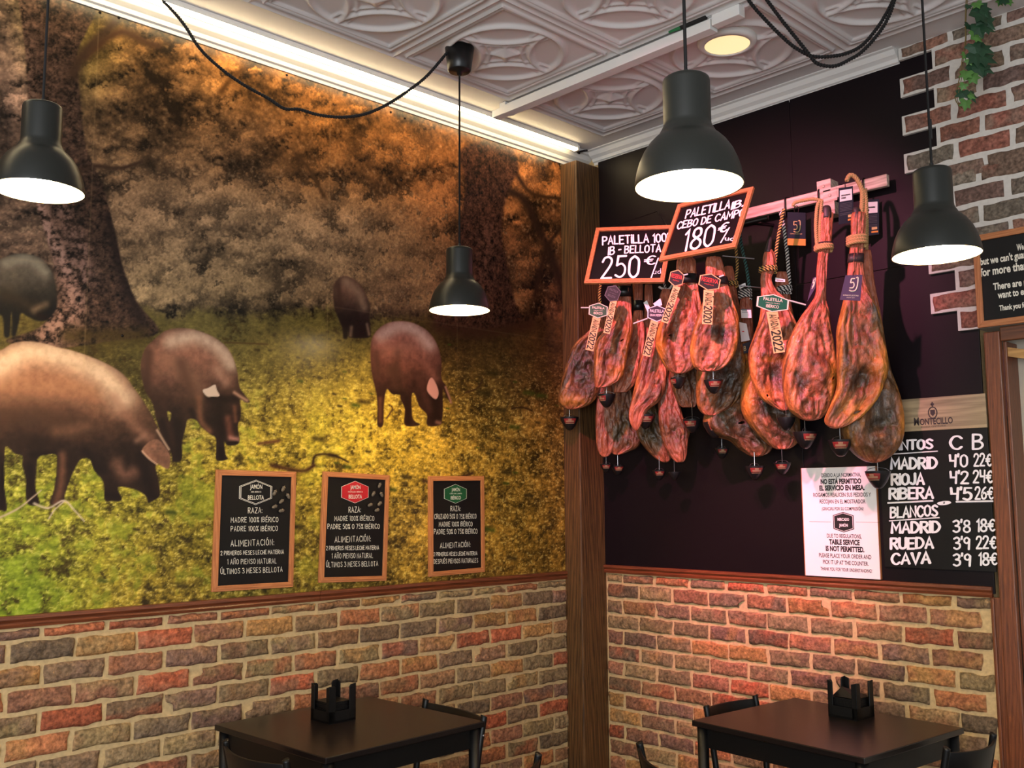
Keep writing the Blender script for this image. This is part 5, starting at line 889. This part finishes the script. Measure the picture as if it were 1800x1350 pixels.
O2, E2 = f3(Z6(822, 270)), f3(Z6(985, 260)); E2[2] = O2[2]; write(tx, font2d('BODEGA CENTENARIA', 0), O2, E2-O2, UP*.007, L*.5)
c = f3(Z6(898, 170)); ell = [(c+np.array([0, .018*math.cos(a), .024*math.sin(a)])) for a in np.linspace(0, 2*math.pi, 25)]; tx.tube(ell, .0028, 5); tx.prism([c+np.array([0, -.010, .012]), c+np.array([0, .010, .012]), c+np.array([0, .010, -.004]), c+np.array([0, 0, -.016]), c+np.array([0, -.010, -.004])], L*.6)
tx.tube([c+np.array([0, 0, .024]), c+np.array([0, 0, .046])], .0025, 5); tx.sphere(c+np.array([0, 0, .036]), (.002, .008, .006), 8, 5)
tx.build('header_printing', M['hoof'], wn)

es = thing('framed_sign', 'black english sign in an orange wooden frame on the stepped brick cladding', 'sign', (-.05, -2.6, 2.285))
fr, n = picture_frame(es, (-.036, -2.21, 2.676), (0, -.78, 0), (0, 0, -.389), .026, .016, 0, M['frame_y'], M['frame_z'], 0)
MB().box((-.046, -2.985, 2.292), (-.036, -2.215, 2.670)).build('slate', M['slate'], es)
Z7 = lambda x, y: (x/4.5+1680, y/4.5+380); tx = MB(); fn = WR(.0462); L = np.array([-.001, 0, 0])
def est(s, vis, a, b, hh):   # the visible start of each line fixes its size; the line runs on along the sign
    O, E_ = fn(Z7(*a)), fn(Z7(*b)); E_[2] = O[2]; w = font2d(vis, .03)[2]; Wd = font2d(s, .03)[2]; H_ = fn(Z7(a[0], a[1]-hh))[2]-fn(Z7(*a))[2]
    write(tx, font2d(s, .03), O, (E_-O)*Wd/w, UP*H_, L)
est('We are sorry,', 'We', (484, 272), (540, 264), 50); est("but we can't guarantee a table", "but we can't gua", (196, 388), (540, 340), 56); est('for more than one hour.', 'for more tha', (196, 478), (540, 432), 64)
est('There are people who', 'There are', (298, 584), (524, 552), 54); est('want to eat.', 'want to e', (334, 650), (540, 622), 54); est('Thank you for coming', 'Thank you f', (346, 748), (540, 722), 42)
tx.build('lettering', M['chalk'], es)

# ================================================================== LAMPS
def pendant():
    t = thing('pendant_lamp', 'x', 'pendant lamp', (0, 0, 0), 'dark enamel pendant lamps')
    R = .1325   # origin: centre of the rim
    prof = [(R, 0), (R*1.0, .004), (R*.985, .016), (R*.955, .036), (R*.90, .060), (R*.82, .084), (R*.71, .106), (R*.60, .121), (R*.535, .128), (R*.515, .134), (R*.475, .143), (R*.445, .152), (R*.438, .160), (R*.437, .262), (R*.425, .270), (R*.385, .274), (.012, .2755), (0, .2755)]
    m = MB(); m.lathe(prof, 56); inn = [(max(r-.003, 0), z if z < .26 else z-.004) for r, z in prof]; inn[0] = (R-.003, .0)
    m.lathe(inn[::-1], 56, (0, 0, 0), 1); m.lathe([(R, 0), (R+.0008, -.001), (R-.003, -.001), (R-.003, 0)][::-1], 56)
    m.build('shade', [M['shade'], M['shade_in']], t, smooth=True)
    b = MB(); b.sphere((0, 0, .055), .042, 20, 12); b.tube([(0, 0, .09), (0, 0, .12)], .016, 12); b.build('bulb', M['bulb'], t, smooth=True)
    s = MB(); s.tube([(0, 0, .115), (0, 0, .272)], .02, 14); s.build('socket', M['plasticblk'], t, smooth=True)
    m = MB(); m.tube([(0, 0, .27), (0, 0, .296)], [.010, .006], 10); m.build('cord_grip', M['plasticblk'], t)
    return t
PL = [('L', (-3.244, -.655, 2.545), 'dark pendant lamp hanging in front of the oak trunk in the mural'), ('M', (-1.482, -.590, 2.408), 'small looking dark pendant lamp with its ceiling cup, hanging by the mural near the post'),
      ('C', (-2.309, -2.400, 2.352), 'largest looking dark pendant lamp, hanging in front of the chalk price boards'), ('R', (-1.202, -2.532, 2.342), 'dark pendant lamp beside the framed english sign and the stepped brick edge')]
p0 = pendant()
for i, (k, loc, lb) in enumerate(PL):
    o = p0 if i == 0 else dup(p0, loc, 0, lb); o.location = loc; o['label'] = lb
    m = MB(); m.tube([(loc[0], loc[1], loc[2]+.27), (loc[0], loc[1], 3.50 if k == 'M' else CZ-.003)], .0042, 8)
    c = m.build('cord', M['cordblk'], None); c.data.transform(Matrix.Translation(-Vector(loc))); c.parent = o
    if k == 'M':
        m = MB(); m.lathe([(.0, -.125), (.010, -.125), (.014, -.112), (.046, -.110), (.052, -.104), (.066, 0), (.0, 0)], 36); cc = m.build('ceiling_cup', M['plasticblk'], None, smooth=True); cc.parent = o; cc.location = (0, 0, CZ-.003-loc[2])
        P0 = np.array((loc[0]-.055, loc[1]+.01, CZ-.03)); Pe = HZ(3.585)((278, -4)); nrm = np.cross(Pe-P0, UP)
        fn = lambda px: hit(px, P0, nrm)
        pts = [P0]+[fn(q) for q in [(752, 132), (720, 158), (680, 184), (640, 201), (600, 206), (560, 202), (525, 192), (500, 191), (470, 172), (430, 150), (390, 122), (352, 86), (325, 45), (300, 15)]]+[Pe]
        m = MB(); twist(m, catmull(pts, 5), .0072, [0, 0], pitch=.022); cc = m.build('swag_cord', M['cordblk'], None, smooth=True); cc.data.transform(Matrix.Translation(-Vector(loc))); cc.parent = o
    if k == 'R':
        m = MB(); m.tube([(.006, 0, .44), (.006, 0, .375)], .006, 8); cc = m.build('cord_clip', M['plasticblk'], None); cc.parent = o
Pa, Pb = HZ(3.592)((1314, -2)), HZ(3.592)((1572, -3)); nrm = np.cross(Pb-Pa, UP); fn = lambda px: hit(px, Pa, nrm)
for lb, q in (('black twisted cord sagging across the ceiling, upper of the pair', [(1330, 18), (1360, 50), (1390, 78), (1415, 94), (1428, 99), (1450, 100), (1485, 95), (1515, 80), (1540, 52), (1558, 24)]), ('black twisted cord sagging deepest across the ceiling, lower of the pair', [(1352, 10), (1376, 42), (1400, 72), (1420, 97), (1432, 112), (1448, 118), (1468, 118), (1490, 108), (1515, 92), (1545, 58), (1562, 28)])):
    m = MB(); sh = np.array([0.0, 0, 0]) if 'upper' in lb else -FH*.012
    twist(m, catmull([Pa if 'upper' in lb else fn((1344, -2))]+[fn(p) for p in q]+[Pb], 5)+sh, .0078, [0, 0], pitch=.024); o = m.build('swag_cord', M['cordblk'], None, smooth=True); tag(o, lb, 'cord', 'sagging cords at the ceiling')
# light strip along the mural, ceiling track, recessed light
ls = thing('light_strip', 'long glowing light strip along the moulding above the mural', 'strip light', (-2.4, -.12, 3.56))
MB().box((-4.6, -.138, 3.574), (-.20, -.108, 3.5985)).build('housing', M['white'], ls)
MB().box((-4.6, -.136, 3.562), (-.205, -.110, 3.574)).build('diffuser', M['led'], ls, bevel=.004)
MB().box((-.205, -.140, 3.560), (-.19, -.106, 3.59)).build('end_cap', M['white'], ls)
m = MB(); m.tube(catmull([(-.19, -.12, 3.575), (-.16, -.11, 3.56), (-.15, -.09, 3.575), (-.12, -.10, 3.585), (-.10, -.12, 3.59)], 5), .006, 6); m.build('cable', M['brass'], ls, smooth=True)
tr = thing('track_light_rail', 'white ceiling light track with a square driver box, hung under the embossed tiles', 'light track', (-.87, -.8, 3.52))
MB().box((-.935, -1.545, 3.530), (-.880, -.300, 3.574)).box((-.920, -1.545, 3.574), (-.895, -.300, 3.585)).build('track', M['white'], tr, bevel=.002)
MB().box((-.930, -.312, 3.534), (-.880, -.205, 3.572)).box((-.925, -.30, 3.572), (-.885, -.255, 3.598)).build('end_connector', M['white'], tr, bevel=.003)
MB().box((-.935, -1.685, 3.540), (-.890, -1.552, 3.5865)).build('driver_box', M['white'], tr, bevel=.003)
MB().box((-.925, -1.68, 3.5865), (-.895, -1.40, 3.5985)).build('mounting_strip', M['white'], tr)
m = MB(); m.tube([(-.938, -1.53, 3.584), (-.938, -1.40, 3.586)], .009, 8); m.build('cable', M['cordblk'], tr); m = MB(); m.tube([(-.938, -1.40, 3.586), (-.941, -1.34, 3.585)], [.009, .005], 8); m.build('earth_wire', M['greenwire'], tr)
dl = thing('recessed_light', 'round recessed ceiling light with a warm yellow disc', 'ceiling light', (-.675, -1.455, 3.57))
c = (-.675, -1.455, 0)
m = MB(); m.lathe([(.098, 3.574), (.100, 3.570), (.124, 3.574), (.128, 3.584), (.128, 3.5985)][::-1], 56, c); m.build('ring', M['white'], dl, smooth=True)
m = MB(); m.lathe([(.0, 3.576), (.099, 3.576)][::-1], 48, c); m.build('disc', M['down'], dl)

# ================================================================== TABLES, CHAIRS, NAPKINS
def table(label, cx, cy, ax_, ay_, rz):
    t = thing('bistro_table', label, 'table', (0, 0, 0), 'black square tables'); a, b = ax_/2, ay_/2
    MB().box((-a, -b, .718), (a, b, .740)).build('tabletop', M['tabletop'], t, bevel=.003)
    MB().box((-a+.03, -b+.03, .640), (a-.03, -b+.05, .718)).box((-a+.03, b-.05, .640), (a-.03, b-.03, .718)).box((-a+.03, -b+.05, .640), (-a+.05, b-.05, .718)).box((a-.05, -b+.05, .640), (a-.03, b-.05, .718)).build('apron', M['black'], t)
    for sx in (-1, 1):
        for sy in (-1, 1):
            m = MB(); m.tube([(sx*(a-.03), sy*(b-.03), 0), (sx*(a-.03), sy*(b-.03), .718)], [.019, .022], 16); m.build('leg', M['black'], t, smooth=True)
    t.location = (cx, cy, 0); t.rotation_euler = (0, 0, rz); return t
table('black square table against the brick under the mural', -1.961, -.498, .745, .730, .035)
table('black square table by the brick under the ham wall', -.700, -1.806, .668, .742, -.085)
def napkins(label, l2, x, y, rz):
    t = thing('napkin_holder', label, 'napkin holder', (0, 0, 0), 'black napkin holders'); w = .0625
    MB().box((-w, -w, 0), (w, w, .008)).build('base', M['black'], t, bevel=.001)
    rl_ = MB()
    for s in (-1, 1):
        rl_.box((-w, s*w-(.004 if s > 0 else -.0), 0), (w, s*w+(.0 if s > 0 else .004), .038)); rl_.box((s*w-(.004 if s > 0 else 0), -w, 0), (s*w+(0 if s > 0 else .004), w, .038))
    rl_.build('side_rail', M['black'], t)
    for sx in (-1, 1):
        for sy in (-1, 1):
            x0, y0 = sx*w, sy*w; m = MB(); m.prism([(x0, y0, .002), (x0-sx*.030, y0, .002), (x0-sx*.030, y0, .112), (x0-sx*.024, y0, .118), (x0, y0, .120)], np.array([0, -sy*.005, 0])); m.prism([(x0, y0, .002), (x0, y0-sy*.022, .002), (x0, y0-sy*.022, .114), (x0, y0, .120)], np.array([-sx*.005, 0, 0])); m.build('corner_post', M['black'], t, bevel=.0012)
    t.location = (x, y, .7405); t.rotation_euler = (0, 0, rz); t.scale = (1, 1, 1.17)
    s = MB()
    for k in range(16): j = random.uniform(-.003, .003); s.box((-.050+j, -.050-j, .009+k*.0042), (.050+j, .050-j, .009+k*.0042+.0036))
    if 'peaked' in l2: s.add([(-.05, -.05, .078), (.05, -.05, .078), (.05, .05, .078), (-.05, .05, .078), (-.01, .03, .112)], [(0, 1, 4), (1, 2, 4), (2, 3, 4), (3, 0, 4), (3, 2, 1, 0)])
    o = s.build('napkin_stack', M['black'], None); o.location = t.location; o.rotation_euler = t.rotation_euler; tag(o, l2, 'napkins', 'black paper napkins')
napkins('black four posted napkin holder on the table under the mural', 'stack of black paper napkins in the holder on the table under the mural', -1.977, -.405, .02)
napkins('black four posted napkin holder on the table by the ham wall', 'black paper napkins with a peaked top sheet in the holder by the ham wall', -.510, -1.815, -.06)
def chair():
    t = thing('bistro_chair', 'x', 'chair', (0, 0, 0), 'black wooden chairs'); hw_ = .175   # back along x, seat towards +y
    zt = .752
    for s in (-1, 1):
        m = MB(); m.tube(catmull([(s*(hw_+.004), -.05, 0), (s*hw_, -.005, .25), (s*hw_, .0, .45), (s*hw_, -.018, .60), (s*hw_, -.045, zt-.012), (s*hw_, -.047, zt)], 6), [.0125]*30+[.008], 14); m.build('leg', M['black'], t, smooth=True)
        m = MB(); m.tube([(s*(hw_-.005), .36, 0), (s*(hw_-.01), .34, .43)], [.012, .015], 14); m.build('leg', M['black'], t, smooth=True)
        m = MB(); m.tube([(s*hw_, -.01, .22), (s*(hw_-.008), .35, .22)], .008, 10); m.build('stretcher', M['black'], t, smooth=True)
    st = [(-hw_-.01, .0), (hw_+.01, .0), (hw_+.005, .36), (hw_-.03, .385), (-hw_+.03, .385), (-hw_-.005, .36)]
    m = MB(); m.prism([(x, y, .43) for x, y in st], np.array([0, 0, .022])); m.build('seat', M['black'], t, bevel=.004)
    n = 16; vs = []; fs = []
    for i in range(n+1):
        u = i/n*2-1; x = u*(hw_-.004); y = -.044-.042*(1-u*u); top = zt-.010-.004*(1-u*u); bot = .625+.015*(1-u*u)
        for yy, zz in ((y-.006, bot), (y+.006, bot), (y+.008-.01, top), (y-.004-.01, top)): vs.append((x, yy+(.02 if zz == bot else 0), zz))
    for i in range(n):
        for k in range(4): a = i*4+k; b = i*4+(k+1) % 4; fs.append((a, b, b+4, a+4))
    fs += [(3, 2, 1, 0), (4*n, 4*n+1, 4*n+2, 4*n+3)]
    m = MB(); m.add(vs, fs); m.build('backrest', M['black'], t, smooth=True, bevel=.002)
    m = MB()
    for s in (-1, 1): m.sphere((s*(hw_+.011), -.036, .685), (.003, .005, .005), 8, 5)
    m.build('screw', M['steel'], t, smooth=True)
    return t
zc = HZ(.735); ch0 = chair(); first = True
for (a, b, lb) in [((397, 1312), (503, 1347), 'black chair at the far end of the mural table, away from the post'), ((850, 1268), (748, 1238), 'black chair between the timber post and the table under the mural'),
                   ((834, 1385), (946, 1336), 'black chair showing only the tip of its back before the mural table'), ((1242, 1250), (1328, 1231), 'black chair between the timber post and the table by the ham wall'),
                   ((1125, 1316), (1222, 1378), 'black chair with its back to the room at the ham wall table'), ((1746, 1300), (1664, 1326), 'black chair beside the trimmed opening at the table by the ham wall')]:
    A, B_ = zc(a), zc(b); mid = (A+B_)/2; d = B_-A
    # backrest runs along local x; the seat side faces the table
    tc = np.array([-1.96, -.5, 0]) if '1700' and a[0] < 1000 else np.array([-.7, -1.8, 0]); rz = math.atan2(d[1], d[0]); ny = np.array([-math.sin(rz), math.cos(rz), 0])
    if ny@(tc-mid) < 0: rz += math.pi; ny = -ny
    if not first: o = dup(ch0, (0, 0, 0), rz, lb)
    else: o = ch0; o['label'] = lb; first = False
    o.rotation_euler = (0, 0, rz); p = mid+ny*.046; o.location = (p[0], p[1], 0); s = np.linalg.norm(d)/.35; o.scale = (s, 1, 1)

# ================================================================== IVY
def ivy_leaf(m, c, size, nrm, down, mi):
    n = unit(nrm); d = unit(np.asarray(down)-n*(np.asarray(down)@n)); s = np.cross(d, n)
    out = [(0, 0), (.30, -.18), (.62, .02), (.40, .30), (.56, .62), (.22, .60), (0, 1.05), (-.22, .60), (-.56, .62), (-.40, .30), (-.62, .02), (-.30, -.18)]
    pts = [np.asarray(c)+size*(x*s+y*d)-n*size*.18*(abs(x)**1.5+y*y*.3) for x, y in out]; mid = np.asarray(c)+size*.25*d+n*size*.05
    vs = pts+[mid]; vs2 = [p-n*.0008 for p in vs]; k = len(pts)
    fs = [(i, (i+1) % k, k) for i in range(k)]+[(k+1+(i+1) % k, k+1+i, 2*k+1) for i in range(k)]
    m.add(vs+vs2, fs, mi)
def ivy(label, stem_px, leaves, off):
    fn = FP(stem_px[0], off); P = [fn(q) for q in stem_px]
    t = thing('ivy_vine', label, 'ivy', P[-1], 'artificial ivy strands'); m = MB()
    m.tube(catmull(P, 6), .0022, 6); m.tube(catmull([p+RH*.006+FH*.008*math.sin(i) for i, p in enumerate(P)], 6), .0014, 6); m.build('stem', M['stem'], t, smooth=True)
    lm = MB()
    for x, y, s, an, lt in leaves:
        c = fn((x, y))-FH*random.uniform(.005, .03); dn = math.cos(an)*(-UP)+math.sin(an)*RH; ivy_leaf(lm, c, s*.84, -FH+RH*random.uniform(-.5, .5)+UP*random.uniform(-.1, .5), dn, lt)
    lm.build('leaves', [M['leaf'], M['leaf2']], t)
dk = [(1712, 8, .045, .3, 1), (1718, 14, .075, .5, 0), (1724, 22, .07, .9, 0), (1712, 26, .085, .4, 0), (1722, 38, .08, .9, 0), (1716, 46, .08, .2, 0), (1724, 52, .06, 1.1, 0), (1710, 58, .055, .2, 1), (1702, 44, .04, -.6, 0), (1708, 70, .045, .6, 1), (1700, 12, .03, -.4, 0), (1706, 82, .07, .3, 0), (1716, 86, .08, .9, 0), (1708, 100, .075, .1, 0), (1718, 102, .085, .9, 0), (1712, 114, .085, .3, 0), (1722, 118, .07, 1.0, 0), (1708, 124, .06, .1, 0),
      (1692, 100, .035, -.7, 1), (1698, 108, .035, .4, 1), (1695, 130, .055, -.3, 1), (1704, 136, .055, .4, 1), (1690, 152, .035, -.5, 1), (1690, 162, .055, -.3, 0), (1702, 164, .06, .4, 0), (1700, 168, .04, .9, 1), (1694, 180, .055, -.2, 1), (1686, 60, .0, 0, 1)]
ivy('ivy strand trailing down over the stepped brick cladding', [(1699, -8), (1697, 30), (1697, 70), (1692, 100), (1688, 130), (1682, 158), (1680, 176), (1690, 190)], [l for l in dk if l[2] > 0], .30)
ivy('tip of an ivy strand hanging at the ceiling edge above the brick cladding', [(1776, -14), (1774, -4), (1768, 4)], [(1762, 2, .05, -.8, 0), (1768, 3, .04, .2, 1), (1758, 0, .04, -.4, 1)], .12)
